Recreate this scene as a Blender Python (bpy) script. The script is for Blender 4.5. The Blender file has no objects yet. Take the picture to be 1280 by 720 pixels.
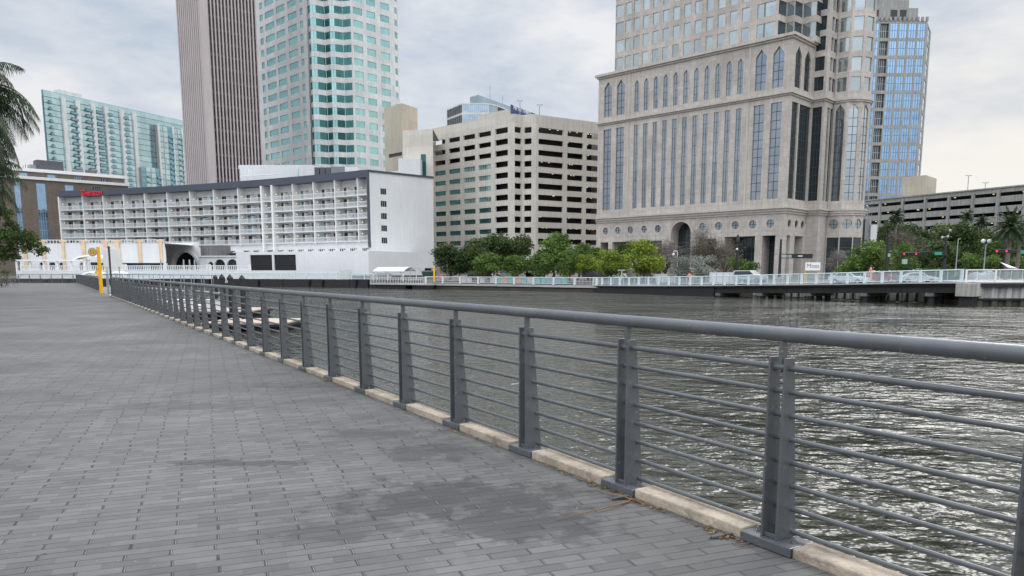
import bpy, bmesh, math, random
from mathutils import Vector, Matrix
R_ = random.Random(7)
rad = math.radians
SC = bpy.context.scene
COL = SC.collection
# ------------------------------------------------------------------ camera geometry (used to survey far things at their true distance)
FPX, CX, CY, PITCH, EYE = 961.0, 640.0, 480.0, math.atan(140 / 961), 1.4
cp_, sp_ = math.cos(PITCH), math.sin(PITCH)
def at(x, y, Y):
    xc = (x - CX) / FPX; yc = -(y - CY) / FPX
    dy = cp_ + yc * sp_; dz = -sp_ + yc * cp_; t = Y / dy
    return Vector((xc * t, Y, EYE + dz * t))
def pxof(X, Y, Z):
    f = Y * cp_ - (Z - EYE) * sp_
    return CX + FPX * X / f
def along(A, d, px, z, mx=160):
    s0 = pxof(A[0], A[1], z) - px; lo, hi = 0.0, mx
    for _ in range(50):
        m = (lo + hi) / 2
        if (pxof(A[0] + d[0] * m, A[1] + d[1] * m, z) - px) * s0 > 0: lo = m
        else: hi = m
    return lo
# ------------------------------------------------------------------ materials
def lin(c):
    return tuple(((v / 255) / 12.92 if v / 255 <= .04045 else ((v / 255 + .055) / 1.055) ** 2.4) for v in c)
class NT:
    def __init__(s, nt): s.nt = nt
    def n(s, t, **kw):
        nd = s.nt.nodes.new(t)
        for k, v in kw.items(): setattr(nd, k, v)
        return nd
    def l(s, a, b): s.nt.links.new(a, b)
    def m(s, op, a, b=None, c=None):
        nd = s.n('ShaderNodeMath', operation=op)
        for i, v in enumerate((a, b, c)):
            if v is None: continue
            if isinstance(v, (int, float)): nd.inputs[i].default_value = v
            else: s.l(v, nd.inputs[i])
        return nd.outputs[0]
    def mix(s, f, a, b, bt='MIX'):
        nd = s.n('ShaderNodeMix', data_type='RGBA', blend_type=bt)
        for i, v in ((0, f), (6, a), (7, b)):
            if isinstance(v, (int, float)): nd.inputs[i].default_value = v
            elif isinstance(v, tuple): nd.inputs[i].default_value = (*v[:3], 1)
            else: s.l(v, nd.inputs[i])
        return nd.outputs[2]
    def noise(s, vec, scale, detail=3, rough=.55):
        nd = s.n('ShaderNodeTexNoise'); nd.inputs['Scale'].default_value = scale
        nd.inputs['Detail'].default_value = detail; nd.inputs['Roughness'].default_value = rough
        if vec is not None: s.l(vec, nd.inputs['Vector'])
        return nd
    def ramp(s, f, a, b, ca=0.0, cb=1.0):
        nd = s.n('ShaderNodeMapRange'); nd.clamp = True
        for i, v in ((1, a), (2, b), (3, ca), (4, cb)): nd.inputs[i].default_value = v
        s.l(f, nd.inputs[0]); return nd.outputs[0]
def newmat(name):
    m = bpy.data.materials.new(name); m.use_nodes = True
    t = NT(m.node_tree); b = m.node_tree.nodes['Principled BSDF']
    return m, t, b
def mat(name, col, rough=.6, metal=0.0, var=.12, scale=1.5, bump=0.0, bscale=20, spec=.5, panel=None, streak=0.0, emit=0):
    """base colour with two scales of dirt; panel=(w,h,size,darkness) adds real joints; streak adds rain streaks"""
    m, t, b = newmat(name)
    tc = t.n('ShaderNodeTexCoord'); ob = tc.outputs['Object']
    n1 = t.noise(ob, scale, 4); n2 = t.noise(ob, scale * 9, 2)
    f = t.m('ADD', t.m('MULTIPLY', n1.outputs[0], .7), t.m('MULTIPLY', n2.outputs[0], .3))
    f = t.ramp(f, .3, .7, 1 - var, 1 + var)
    if streak:
        mp = t.n('ShaderNodeMapping'); mp.inputs['Scale'].default_value = (1.2, 1.2, .06); t.l(ob, mp.inputs[0])
        n3 = t.noise(mp.outputs[0], 2.2, 4)
        f = t.m('MULTIPLY', f, t.ramp(n3.outputs[0], .38, .62, 1 - streak, 1.0))
    if panel:
        br = t.n('ShaderNodeTexBrick'); br.offset = panel[4] if len(panel) > 4 else 0.0
        br.inputs['Scale'].default_value = 1; br.inputs['Brick Width'].default_value = panel[0]; br.inputs['Row Height'].default_value = panel[1]
        br.inputs['Mortar Size'].default_value = panel[2]; br.inputs['Mortar Smooth'].default_value = .1
        br.inputs['Color1'].default_value = (1, 1, 1, 1); br.inputs['Color2'].default_value = (.86, .86, .86, 1)
        br.inputs['Mortar'].default_value = (panel[3],) * 3 + (1,)
        t.l(tc.outputs['UV'], br.inputs['Vector'])
        sx = t.n('ShaderNodeSeparateColor'); t.l(br.outputs[0], sx.inputs[0])
        f = t.m('MULTIPLY', f, sx.outputs[0])
    vm = t.n('ShaderNodeVectorMath', operation='SCALE'); vm.inputs[0].default_value = col[:3]; t.l(f, vm.inputs['Scale'])
    t.l(vm.outputs[0], b.inputs['Base Color'])
    b.inputs['Roughness'].default_value = rough; b.inputs['Metallic'].default_value = metal
    b.inputs['Specular IOR Level'].default_value = spec
    if bump:
        nb = t.noise(ob, bscale, 3); bn = t.n('ShaderNodeBump'); bn.inputs['Strength'].default_value = bump; bn.inputs['Distance'].default_value = .02
        t.l(nb.outputs[0], bn.inputs['Height']); t.l(bn.outputs[0], b.inputs['Normal'])
    if emit:
        b.inputs['Emission Color'].default_value = (*col[:3], 1); b.inputs['Emission Strength'].default_value = emit
    return m
def glassmat(name, tint, dark=.35, rough=.04, wob=.02, blinds=0.0, cell=None):
    """coated window glass: tinted mirror over a dark room, each pane tilted and toned a little differently"""
    m, t, b = newmat(name)
    tc = t.n('ShaderNodeTexCoord'); ge = t.n('ShaderNodeNewGeometry')
    ri = ge.outputs['Random Per Island']
    pos = ge.outputs['Position']
    wn = t.n('ShaderNodeTexWhiteNoise', noise_dimensions='3D')
    sc = t.n('ShaderNodeVectorMath', operation='SCALE'); sc.inputs['Scale'].default_value = 1 / (cell or 2.5); t.l(pos, sc.inputs[0])
    fl = t.n('ShaderNodeVectorMath', operation='FLOOR'); t.l(sc.outputs[0], fl.inputs[0]); t.l(fl.outputs[0], wn.inputs[0])
    f = t.m('ADD', t.m('MULTIPLY', ri, .6), t.m('MULTIPLY', wn.outputs[0], .4))
    f = t.ramp(f, 0, 1, .72, 1.16)
    vm = t.n('ShaderNodeVectorMath', operation='SCALE'); vm.inputs[0].default_value = tint; t.l(f, vm.inputs['Scale'])
    t.l(vm.outputs[0], b.inputs['Base Color'])
    b.inputs['Metallic'].default_value = 1 - dark; b.inputs['Roughness'].default_value = rough
    n = t.noise(pos, .35, 2); bn = t.n('ShaderNodeBump'); bn.inputs['Strength'].default_value = wob * 4; bn.inputs['Distance'].default_value = .3
    t.l(n.outputs[0], bn.inputs['Height']); t.l(bn.outputs[0], b.inputs['Normal'])
    return m
def leafmat(name, c1, c2, tr=.25):
    m, t, b = newmat(name)
    ge = t.n('ShaderNodeNewGeometry'); oi = t.n('ShaderNodeObjectInfo')
    n = t.noise(ge.outputs['Position'], .55, 3)
    f = t.m('ADD', t.m('MULTIPLY', ge.outputs['Random Per Island'], .55), t.m('MULTIPLY', t.ramp(n.outputs[0], .35, .65), .45))
    c = t.mix(f, c1, c2)
    c = t.mix(t.m('MULTIPLY', oi.outputs['Random'], .3), c, tuple(v * .6 for v in c1))
    t.l(c, b.inputs['Base Color']); b.inputs['Roughness'].default_value = .55; b.inputs['Specular IOR Level'].default_value = .3
    tl = t.n('ShaderNodeBsdfTranslucent'); t.l(c, tl.inputs[0])
    mx = t.n('ShaderNodeMixShader'); mx.inputs[0].default_value = tr
    t.l(b.outputs[0], mx.inputs[1]); t.l(tl.outputs[0], mx.inputs[2])
    t.l(mx.outputs[0], m.node_tree.nodes['Material Output'].inputs[0])
    return m
M = {}
M['rail'] = mat('rail_paint', (.092, .100, .107), .28, .0, .16, 4, .03, 60, .8, streak=.18)
M['railfar'] = mat('rail_paint_worn', (.10, .108, .118), .5, 0, .1, 2)
_t = NT(M['rail'].node_tree); _b = M['rail'].node_tree.nodes['Principled BSDF']; _s = _b.inputs['Base Color'].links[0].from_socket
_n = _t.noise(_t.n('ShaderNodeTexCoord').outputs['Object'], 26, 2, .6); _k = _t.ramp(_n.outputs[0], .70, .73)
_n2 = _t.noise(_t.n('ShaderNodeTexCoord').outputs['Object'], 7, 3, .65)
_t.l(_t.mix(_t.m('MULTIPLY', _k, .55), _t.mix(_t.ramp(_n2.outputs[0], .55, .75, 0, .35), _s, (.16, .155, .145)), (.34, .33, .31)), _b.inputs['Base Color']); _t.l(_t.ramp(_n2.outputs[0], .3, .7, .22, .42), _b.inputs['Roughness'])
M['bolt'] = mat('bolt_steel', (.22, .22, .22), .4, .8, .2, 20)
M['coping'] = mat('limestone', (.37, .31, .24), .85, 0, .5, 3.2, .5, 45, .3)
M['seawall'] = mat('seawall_concrete', (.20, .19, .17), .9, 0, .3, 1.2, .4, 10, .3, streak=.4)
M['stone'] = mat('granite_panels', (.53, .475, .425), .75, 0, .2, .16, 0, 10, .4, panel=(1.3, .98, .022, .66), streak=.12)
M['stoneb'] = mat('granite_trim', (.53, .48, .43), .7, 0, .10, .4, 0, 10, .4, streak=.2)
M['stonedark'] = mat('granite_dark_joint', (.20, .175, .155), .8, 0, .1, .4)  # darker granite tone for the joint lines
M['slate'] = glassmat('slate_glass', (.26, .295, .33), .25, .03)
M['pale'] = glassmat('pale_glass', (.40, .45, .46), .2, .10)
M['darkg'] = glassmat('dark_glass', (.035, .05, .055), .75, .05)
M['teal'] = glassmat('teal_glass', (.28, .50, .49), .3, .05)
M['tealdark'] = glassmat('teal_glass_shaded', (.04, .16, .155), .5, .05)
M['blue'] = glassmat('blue_glass', (.24, .385, .57), .2, .05)
M['aqua'] = glassmat('aqua_glass', (.46, .63, .66), .25, .06, cell=4)
M['aquadk'] = glassmat('aqua_glass_dim', (.20, .42, .50), .4, .06, cell=3)
M['bluegrey'] = glassmat('bluegrey_glass', (.38, .47, .56), .3, .06)
M['black'] = mat('black_opening', (.012, .012, .013), .7, 0, .2, 1)
M['mull'] = mat('window_mullion', (.06, .065, .07), .5, .3, .1, 2)
M['bluebar'] = mat('blue_spandrel_bar', (.07, .12, .20), .4, .2, .1, 2)
M['mullpale'] = mat('pale_mullion', (.45, .46, .46), .5, .2, .1, 2)
M['teals'] = mat('pale_precast', (.70, .70, .68), .75, 0, .10, .15, 0, 10, .4, panel=(3, 3.9, .04, .8), streak=.14)
M['fin'] = mat('pinkish_precast_fin', (.50, .435, .42), .8, 0, .08, .1, streak=.1)
M['slot'] = mat('tower_dark_glass', (.03, .025, .025), .25, .2, .3, .3)
M['spand'] = mat('tower_spandrel', (.09, .078, .078), .6, 0, .2, .3)
M['garage'] = mat('beige_precast', (.66, .615, .54), .85, 0, .09, .12, 0, 10, .3, panel=(9, 3.05, .03, .8), streak=.12)
M['beige'] = mat('tan_concrete', (.52, .465, .37), .85, 0, .09, .12, 0, 10, .3, panel=(6, 5, .05, .85), streak=.14)
M['greyconc'] = mat('grey_deck_concrete', (.35, .345, .325), .85, 0, .14, .2, 0, 10, .3, streak=.3)
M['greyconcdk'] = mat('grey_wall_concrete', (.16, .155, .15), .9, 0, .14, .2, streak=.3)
M['white'] = mat('white_render', (.67, .67, .665), .8, 0, .07, .12, 0, 10, .3, streak=.05)
M['whitep'] = mat('white_paint', (.74, .74, .73), .5, 0, .06, 2)
M['navy'] = mat('dark_slate_band', (.055, .066, .085), .6, 0, .12, .3)
M['navyblue'] = mat('navy_base_stripe', (.012, .016, .04), .5, 0, .1, .3)
M['red'] = mat('red_sign', (.62, .02, .045), .5, 0, .05, 1)
M['orange'] = mat('apricot_render', (.74, .54, .35), .8, 0, .14, .6, streak=.2)
M['lamp'] = mat('warm_lamp', (1, .82, .5), .5, 0, 0, 1, emit=1.1)
M['brick'] = mat('brown_brick', (.19, .15, .12), .9, 0, .14, .3, panel=(.9, .4, .03, .8, .5), streak=.12)
M['yellow'] = mat('yellow_paint', (.85, .42, .01), .5, 0, .07, 3)
M['pole'] = mat('dark_pole', (.02, .02, .022), .45, .2, .2, 2)
M['greymet'] = mat('galvanised', (.36, .38, .40), .45, .5, .15, 2)
M['deckwood'] = mat('dock_decking', (.52, .42, .34), .85, 0, .2, 1, panel=(3, .15, .02, .6))
M['pile'] = mat('black_pile', (.016, .016, .017), .7, 0, .4, 2, .2)
M['underside'] = mat('dark_underside', (.024, .023, .021), .9, 0, .35, .5, streak=.3)  # shade below the bridge deck put into the colour of slab and girders
M['pier'] = mat('pier_concrete', (.42, .40, .36), .85, 0, .18, .4, streak=.35)
M['sheet'] = mat('weathered_sheet_piles', (.50, .50, .47), .8, 0, .25, .4, streak=.5)
M['wet'] = mat('wet_wall_foot', (.06, .05, .035), .6, 0, .5, .8)
M['bark'] = mat('bark', (.085, .065, .05), .95, 0, .35, 3, .5, 12)
M['palmbark'] = mat('palm_bark', (.17, .14, .11), .95, 0, .3, 4, .6, 10)
M['asphalt'] = mat('asphalt', (.055, .055, .055), .9, 0, .25, .2)
M['ground'] = mat('far_ground', (.13, .13, .12), .95, 0, .3, .05)
M['pavecon'] = mat('pale_pavement', (.42, .41, .39), .9, 0, .14, .4)
M['lawn'] = mat('lawn_soil', (.045, .075, .02), .95, 0, .35, 2)
M['grassb'] = leafmat('grass_blades', (.05, .12, .015), (.13, .22, .04))
M['litter'] = leafmat('dry_leaf', (.16, .075, .03), (.34, .22, .09), .1)
M['green1'] = leafmat('dark_green_leaves', (.026, .052, .014), (.105, .155, .045))
M['green2'] = leafmat('mid_green_leaves', (.045, .095, .014), (.17, .26, .055))
M['green3'] = leafmat('fresh_green_leaves', (.11, .17, .014), (.33, .40, .05))
M['silver'] = leafmat('silver_leaves', (.13, .15, .12), (.42, .44, .38))
M['twig'] = leafmat('brown_twigs', (.11, .09, .07), (.24, .20, .165), .05)
M['twigred'] = leafmat('reddish_twigs', (.10, .085, .062), (.22, .19, .145), .05)
M['frond'] = leafmat('palm_frond_green', (.012, .026, .010), (.055, .09, .03))
M['fronddry'] = leafmat('palm_frond_brown', (.13, .08, .025), (.30, .19, .06))
M['purple'] = leafmat('purple_leaves', (.05, .015, .025), (.14, .04, .06))
M['canvas'] = mat('white_canvas', (.78, .79, .79), .7, 0, .06, .6)
M['tarp'] = mat('grey_tarp', (.20, .20, .21), .55, 0, .25, .7)
M['sheetblue'] = mat('sign_blue', (.02, .04, .14), .6, 0, .1, .2)
M['signgreen'] = mat('sign_green', (.02, .27, .19), .5, 0, .08, 1)
M['siggrey'] = mat('sign_grey', (.28, .40, .36), .5, 0, .08, 1)
M['redlamp'] = mat('red_signal', (1, .05, .03), .4, 0, 0, 1, emit=1.0)
M['timber'] = mat('orange_timber', (.60, .33, .12), .8, 0, .2, 2)
M['ltext'] = mat('sign_text_grey', (.10, .11, .11), .6, 0, .1, 2)
M['tyre'] = mat('tyre_rubber', (.015, .015, .015), .9, 0, .2, 8)
M['carglass'] = mat('car_glass', (.02, .025, .028), .08, .2, .1, 2)
M['carwhite'] = mat('car_white', (.58, .58, .58), .25, 0, .03, 1)
M['carblack'] = mat('car_black', (.015, .015, .017), .2, 0, .1, 1)
M['carsilver'] = mat('car_silver', (.42, .43, .44), .3, .5, .05, 1)
M['carred'] = mat('car_red', (.35, .02, .02), .25, 0, .05, 1)
M['tail'] = mat('tail_lamp', (.45, .01, .01), .3, 0, .05, 1)
M['skin'] = mat('skin', (.50, .30, .21), .6, 0, .06, 10)
M['hair'] = mat('hair', (.03, .02, .015), .7, 0, .2, 20)
M['coral'] = mat('coral_shirt', (.75, .20, .16), .8, 0, .1, 10)
M['redshirt'] = mat('red_shirt', (.75, .02, .04), .8, 0, .1, 10)
M['darkcloth'] = mat('dark_cloth', (.03, .035, .05), .85, 0, .15, 10)
M['bluetarp'] = mat('blue_tarp', (.03, .13, .32), .6, 0, .1, 1)
M['hvac'] = mat('roof_plant_grey', (.22, .22, .23), .6, .2, .2, 1)
M['darkroof'] = mat('dark_penthouse', (.085, .087, .095), .7, 0, .15, .5)
M['art1'] = mat('panel_teal', (.16, .50, .44), .6, 0, .25, 1.5)
M['art2'] = mat('panel_coral', (.68, .36, .25), .6, 0, .25, 1.5)
M['art3'] = mat('panel_grey', (.50, .52, .52), .6, 0, .2, 1.5)
M['art4'] = mat('panel_blue', (.20, .42, .55), .6, 0, .2, 1.5)
M['paleblue'] = mat('pale_rail_paint', (.62, .72, .74), .5, 0, .06, 1)
m, t, b = newmat('pale_rail_glazing'); b.inputs['Base Color'].default_value = (.55, .66, .68, 1); b.inputs['Roughness'].default_value = .15
b.inputs['Alpha'].default_value = .38; M['railglass'] = m
# ---- paving of the promenade: long dark concrete pavers, laid a few degrees off the edge
def paver_mat():
    m, t, b = newmat('grey_plank_pavers')
    tc = t.n('ShaderNodeTexCoord'); ob = tc.outputs['Object']
    wob = t.noise(ob, 2.2, 2); ws = t.n('ShaderNodeVectorMath', operation='MULTIPLY_ADD')
    t.l(wob.outputs['Color'], ws.inputs[0]); ws.inputs[1].default_value = (.010, .010, 0); t.l(ob, ws.inputs[2])
    rot = t.n('ShaderNodeVectorRotate', rotation_type='Z_AXIS'); rot.inputs['Angle'].default_value = -rad(21.5); t.l(ws.outputs[0], rot.inputs[0])
    sp = t.n('ShaderNodeSeparateXYZ'); t.l(rot.outputs[0], sp.inputs[0])
    u, v = sp.outputs[0], sp.outputs[1]
    RH, BW = .081, .209
    row = t.m('FLOOR', t.m('DIVIDE', v, RH)); odd = t.m('MODULO', t.m('ABSOLUTE', row), 2.0)
    pr_ = t.m('FLOOR', t.m('DIVIDE', row, 2.0))
    wr = t.n('ShaderNodeTexWhiteNoise', noise_dimensions='1D'); t.l(pr_, wr.inputs['W'])
    uo = t.m('ADD', t.m('DIVIDE', u, BW), t.m('ADD', t.m('MULTIPLY', odd, .5), t.m('MULTIPLY', wr.outputs[0], .14)))
    col = t.m('FLOOR', uo)
    cv = t.n('ShaderNodeCombineXYZ'); t.l(col, cv.inputs[0]); t.l(row, cv.inputs[1])
    wn = t.n('ShaderNodeTexWhiteNoise', noise_dimensions='2D'); t.l(cv.outputs[0], wn.inputs[0])
    wn2 = t.n('ShaderNodeTexWhiteNoise', noise_dimensions='3D'); cv2 = t.n('ShaderNodeCombineXYZ'); t.l(col, cv2.inputs[0]); t.l(row, cv2.inputs[1]); cv2.inputs[2].default_value = 5.5; t.l(cv2.outputs[0], wn2.inputs[0])
    fv = t.m('FRACT', t.m('DIVIDE', v, RH)); fu = t.m('FRACT', uo)
    dv = t.m('MULTIPLY', t.m('MINIMUM', fv, t.m('SUBTRACT', 1.0, fv)), RH)
    du = t.m('MULTIPLY', t.m('MINIMUM', fu, t.m('SUBTRACT', 1.0, fu)), BW)
    jv = t.ramp(dv, .0016, .0052, 1, 0)
    ju = t.m('MULTIPLY', t.ramp(du, .0056, .0086, 1, 0), t.m('SUBTRACT', 1.0, t.m('MULTIPLY', odd, .985)))
    wide = t.m('MULTIPLY_ADD', wn2.outputs[0], .6, .4)
    joint = t.m('MAXIMUM', t.m('MULTIPLY', jv, wide), ju)
    n1 = t.noise(ob, .5, 5, .6); n2 = t.noise(ob, 7, 4, .65); n3 = t.noise(ob, 170, 2, .7)
    f = t.m('MULTIPLY', t.ramp(n1.outputs[0], .3, .7, .72, 1.25), t.ramp(n2.outputs[0], .3, .7, .88, 1.12))
    f = t.m('MULTIPLY', f, t.ramp(n3.outputs[0], .25, .75, .80, 1.2))
    f = t.m('MULTIPLY', f, t.ramp(wn.outputs[0], 0, 1, .84, 1.16))
    # spilled-water / grime stains on the paving
    st = None
    for (sx, sy, rx, ry, amt) in ((-.30, 4.65, .95, .55, .55), (-.62, 5.9, .55, .35, .42), (.05, 4.15, .6, .35, .48), (-2.0, 5.55, .7, .12, .5), (-1.2, 6.6, .6, .3, .3), (-.9, 4.1, .5, .25, .35), (-3.4, 8.0, 1.0, .4, .25), (-2.6, 9.5, .9, .4, .25)):
        q = t.n('ShaderNodeVectorMath', operation='MULTIPLY_ADD'); t.l(ob, q.inputs[0]); q.inputs[1].default_value = (1 / rx, 1 / ry, 0); q.inputs[2].default_value = (-sx / rx, -sy / ry, 0)
        ln = t.n('ShaderNodeVectorMath', operation='LENGTH'); t.l(q.outputs[0], ln.inputs[0])
        nn = t.noise(ob, 4.2, 4, .7)
        k = t.m('MULTIPLY', t.ramp(t.m('ADD', ln.outputs['Value'], t.m('MULTIPLY', t.m('SUBTRACT', nn.outputs[0], .5), 3.0)), .55, .90, 1, 0), amt)
        st = k if st is None else t.m('MAXIMUM', st, k)
    f = t.m('MULTIPLY', f, t.m('SUBTRACT', 1.0, t.m('MULTIPLY', st, .95)))
    # dark scuffs and pale lime specks
    n5 = t.noise(ob, 34, 2, .5); speck = t.ramp(n5.outputs[0], .735, .76)
    base = t.n('ShaderNodeVectorMath', operation='SCALE'); base.inputs[0].default_value = (.114, .110, .105); t.l(f, base.inputs['Scale'])
    c = t.mix(t.m('MULTIPLY', speck, .6), base.outputs[0], (.42, .42, .41))
    jn = t.noise(ob, 3, 3); jc = t.mix(t.m('MULTIPLY', t.ramp(jn.outputs[0], .36, .56), t.ramp(t.m('ABSOLUTE', t.m('SUBTRACT', t.m('MULTIPLY', fu, BW), .0026)), .0012, .0034, 1, .0)), (.018, .018, .018), (.20, .195, .185))
    jc = t.mix(t.m('MAXIMUM', odd, t.ramp(jv, .2, .6)), jc, (.030, .029, .028))
    c = t.mix(t.m('MULTIPLY', joint, .84), c, jc)
    t.l(c, b.inputs['Base Color'])
    r = t.m('SUBTRACT', t.ramp(n2.outputs[0], .3, .7, .62, .8), t.m('MULTIPLY', st, .22)); t.l(r, b.inputs['Roughness'])
    b.inputs['Specular IOR Level'].default_value = .38
    h = t.m('ADD', t.m('MULTIPLY', t.m('SUBTRACT', 1.0, joint), .006), t.m('ADD', t.m('MULTIPLY', n3.outputs[0], .0016), t.m('MULTIPLY', wn.outputs[0], .0022)))
    bn = t.n('ShaderNodeBump'); bn.inputs['Strength'].default_value = .7; bn.inputs['Distance'].default_value = 1; t.l(h, bn.inputs['Height']); t.l(bn.outputs[0], b.inputs['Normal'])
    return m
M['pavers'] = paver_mat()
def water_mat():
    m, t, b = newmat('river_water')
    tc = t.n('ShaderNodeTexCoord'); ob = tc.outputs['Object']
    mp = t.n('ShaderNodeMapping'); mp.inputs['Rotation'].default_value = (0, 0, rad(12)); mp.inputs['Scale'].default_value = (.95, 1.15, 1); t.l(ob, mp.inputs[0])
    w = mp.outputs[0]
    a = t.noise(w, .42, 2); c = t.noise(w, 1.5, 2, .5); d = t.noise(w, 4.2, 2, .5); e = t.noise(w, .11, 3); f9 = t.noise(w, 11, 1, .5)
    amp = t.ramp(e.outputs[0], .36, .62, .42, 1.3)
    h = t.m('ADD', t.m('MULTIPLY', a.outputs[0], .24), t.m('ADD', t.m('MULTIPLY', c.outputs[0], .26), t.m('ADD', t.m('MULTIPLY', d.outputs[0], .085), t.m('MULTIPLY', f9.outputs[0], .012))))
    h = t.m('MULTIPLY', h, amp)
    bn = t.n('ShaderNodeBump'); bn.inputs['Strength'].default_value = 1.0; bn.inputs['Distance'].default_value = 1.0
    t.l(h, bn.inputs['Height']); t.l(bn.outputs[0], b.inputs['Normal'])
    n = t.noise(ob, .04, 3)
    t.l(t.mix(n.outputs[0], (.024, .024, .014), (.040, .040, .026)), b.inputs['Base Color'])
    b.inputs['Roughness'].default_value = .04; b.inputs['IOR'].default_value = 1.33
    return m
M['water'] = water_mat()
# ------------------------------------------------------------------ mesh builder
Z = Vector((0, 0, 1))
class MB:
    def __init__(s): s.v = []; s.f = []; s.mi = []; s.mats = []; s.smooth = []; s.cur = 0; s.sm = False
    def use(s, m):
        if m not in s.mats: s.mats.append(m)
        s.cur = s.mats.index(m); return s
    def face(s, pts):
        i = len(s.v); s.v.extend(Vector(p) for p in pts); s.f.append(tuple(range(i, i + len(pts)))); s.mi.append(s.cur); s.smooth.append(False)
    def idx(s, vs, fs, sm=False):
        i = len(s.v); s.v.extend(Vector(p) for p in vs)
        for f in fs: s.f.append(tuple(i + k for k in f)); s.mi.append(s.cur); s.smooth.append(sm)
    def hexa(s, p):   # 4 bottom ccw + 4 top
        s.idx(p, [(3, 2, 1, 0), (4, 5, 6, 7), (0, 1, 5, 4), (1, 2, 6, 5), (2, 3, 7, 6), (3, 0, 4, 7)])
    def box(s, a, b):
        (x0, y0, z0), (x1, y1, z1) = a, b
        s.hexa([(x0, y0, z0), (x1, y0, z0), (x1, y1, z0), (x0, y1, z0), (x0, y0, z1), (x1, y0, z1), (x1, y1, z1), (x0, y1, z1)])
    def obox(s, O, U, V, u0, u1, v0, v1, z0, z1):   # box in a horizontal frame U,V
        P = lambda u, v, z: Vector(O) + U * u + V * v + Z * z
        s.hexa([P(u0, v0, z0), P(u1, v0, z0), P(u1, v1, z0), P(u0, v1, z0), P(u0, v0, z1), P(u1, v0, z1), P(u1, v1, z1), P(u0, v1, z1)])
    def prism(s, poly, z0, z1, cap=True):
        n = len(poly); vs = [(*p[:2], z0) for p in poly] + [(*p[:2], z1) for p in poly]
        fs = [(i, (i + 1) % n, n + (i + 1) % n, n + i) for i in range(n)]
        if cap: fs += [tuple(range(n - 1, -1, -1)), tuple(range(n, 2 * n))]
        s.idx(vs, fs)
    def tube(s, pts, r, n=8, cap=True, sm=True):
        pts = [Vector(p) for p in pts]; rs = r if isinstance(r, (list, tuple)) else [r] * len(pts)
        vs = []; fs = []; prev = None
        for i, p in enumerate(pts):
            d = (pts[min(i + 1, len(pts) - 1)] - pts[max(i - 1, 0)]).normalized()
            x = d.cross(Z) if abs(d.z) < .95 else d.cross(Vector((1, 0, 0)))
            x.normalize(); y = d.cross(x)
            for k in range(n):
                a = 2 * math.pi * k / n; vs.append(p + (x * math.cos(a) + y * math.sin(a)) * rs[i])
        for i in range(len(pts) - 1):
            for k in range(n):
                fs.append((i * n + k, i * n + (k + 1) % n, (i + 1) * n + (k + 1) % n, (i + 1) * n + k))
        s.idx(vs, fs, sm)
        if cap:
            s.idx(vs[:n], [tuple(range(n))]); s.idx(vs[-n:], [tuple(range(n - 1, -1, -1))])
    def sphere(s, c, r, n=10, sq=(1, 1, 1)):
        vs = []; fs = []; m_ = n // 2 + 1
        for i in range(m_ + 1):
            t_ = math.pi * i / m_
            for k in range(n):
                a = 2 * math.pi * k / n
                vs.append(Vector(c) + Vector((math.sin(t_) * math.cos(a) * r * sq[0], math.sin(t_) * math.sin(a) * r * sq[1], math.cos(t_) * r * sq[2])))
        for i in range(m_):
            for k in range(n): fs.append((i * n + k, (i + 1) * n + k, (i + 1) * n + (k + 1) % n, i * n + (k + 1) % n))
        s.idx(vs, fs, True)
    def build(s, name, parent=None, uv=True, bevel=0, loc=None):
        me = bpy.data.meshes.new(name)
        off = Vector((0, 0, 0)); q = parent
        while q is not None: off = off + Vector(q.location); q = q.parent
        if loc is not None: off = Vector(loc)
        me.from_pydata([p - off for p in s.v], [], s.f); me.update()
        for mm in s.mats: me.materials.append(M[mm] if isinstance(mm, str) else mm)
        me.polygons.foreach_set('material_index', s.mi); me.polygons.foreach_set('use_smooth', s.smooth)
        if uv:
            ul = me.uv_layers.new(name='uv').data
            for p in me.polygons:
                n = p.normal
                if abs(n.z) > .7:
                    for li in p.loop_indices:
                        c = me.vertices[me.loops[li].vertex_index].co + off; ul[li].uv = (c.x, c.y)
                else:
                    h = Vector((-n.y, n.x, 0)).normalized()
                    for li in p.loop_indices:
                        c = me.vertices[me.loops[li].vertex_index].co + off; ul[li].uv = (c.dot(h), c.z)
        o = bpy.data.objects.new(name, me); COL.objects.link(o)
        if parent is not None: o.parent = parent
        elif loc is not None: o.location = loc
        if bevel:
            bv = o.modifiers.new('bevel', 'BEVEL'); bv.width = bevel; bv.segments = 2; bv.limit_method = 'ANGLE'
        return o
def tag(o, label=None, cat=None, group=None, kind=None):
    if label: o['label'] = label
    if cat: o['category'] = cat
    if group: o['group'] = group
    if kind: o['kind'] = kind
    return o
def thing(name, label, cat, loc=(0, 0, 0), group=None, rz=0):
    o = bpy.data.objects.new(name, None); o.empty_display_size = .3; COL.objects.link(o)
    o.location = loc; o.rotation_euler = (0, 0, rz)
    return tag(o, label, cat, group)
def kids(o): return [c for c in bpy.data.objects if c.parent == o]
def copy_tree(o, parent=None):
    c = o.copy(); COL.objects.link(c)
    if parent is not None: c.parent = parent
    for ch in list(o.children): copy_tree(ch, c)
    return c
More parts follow.
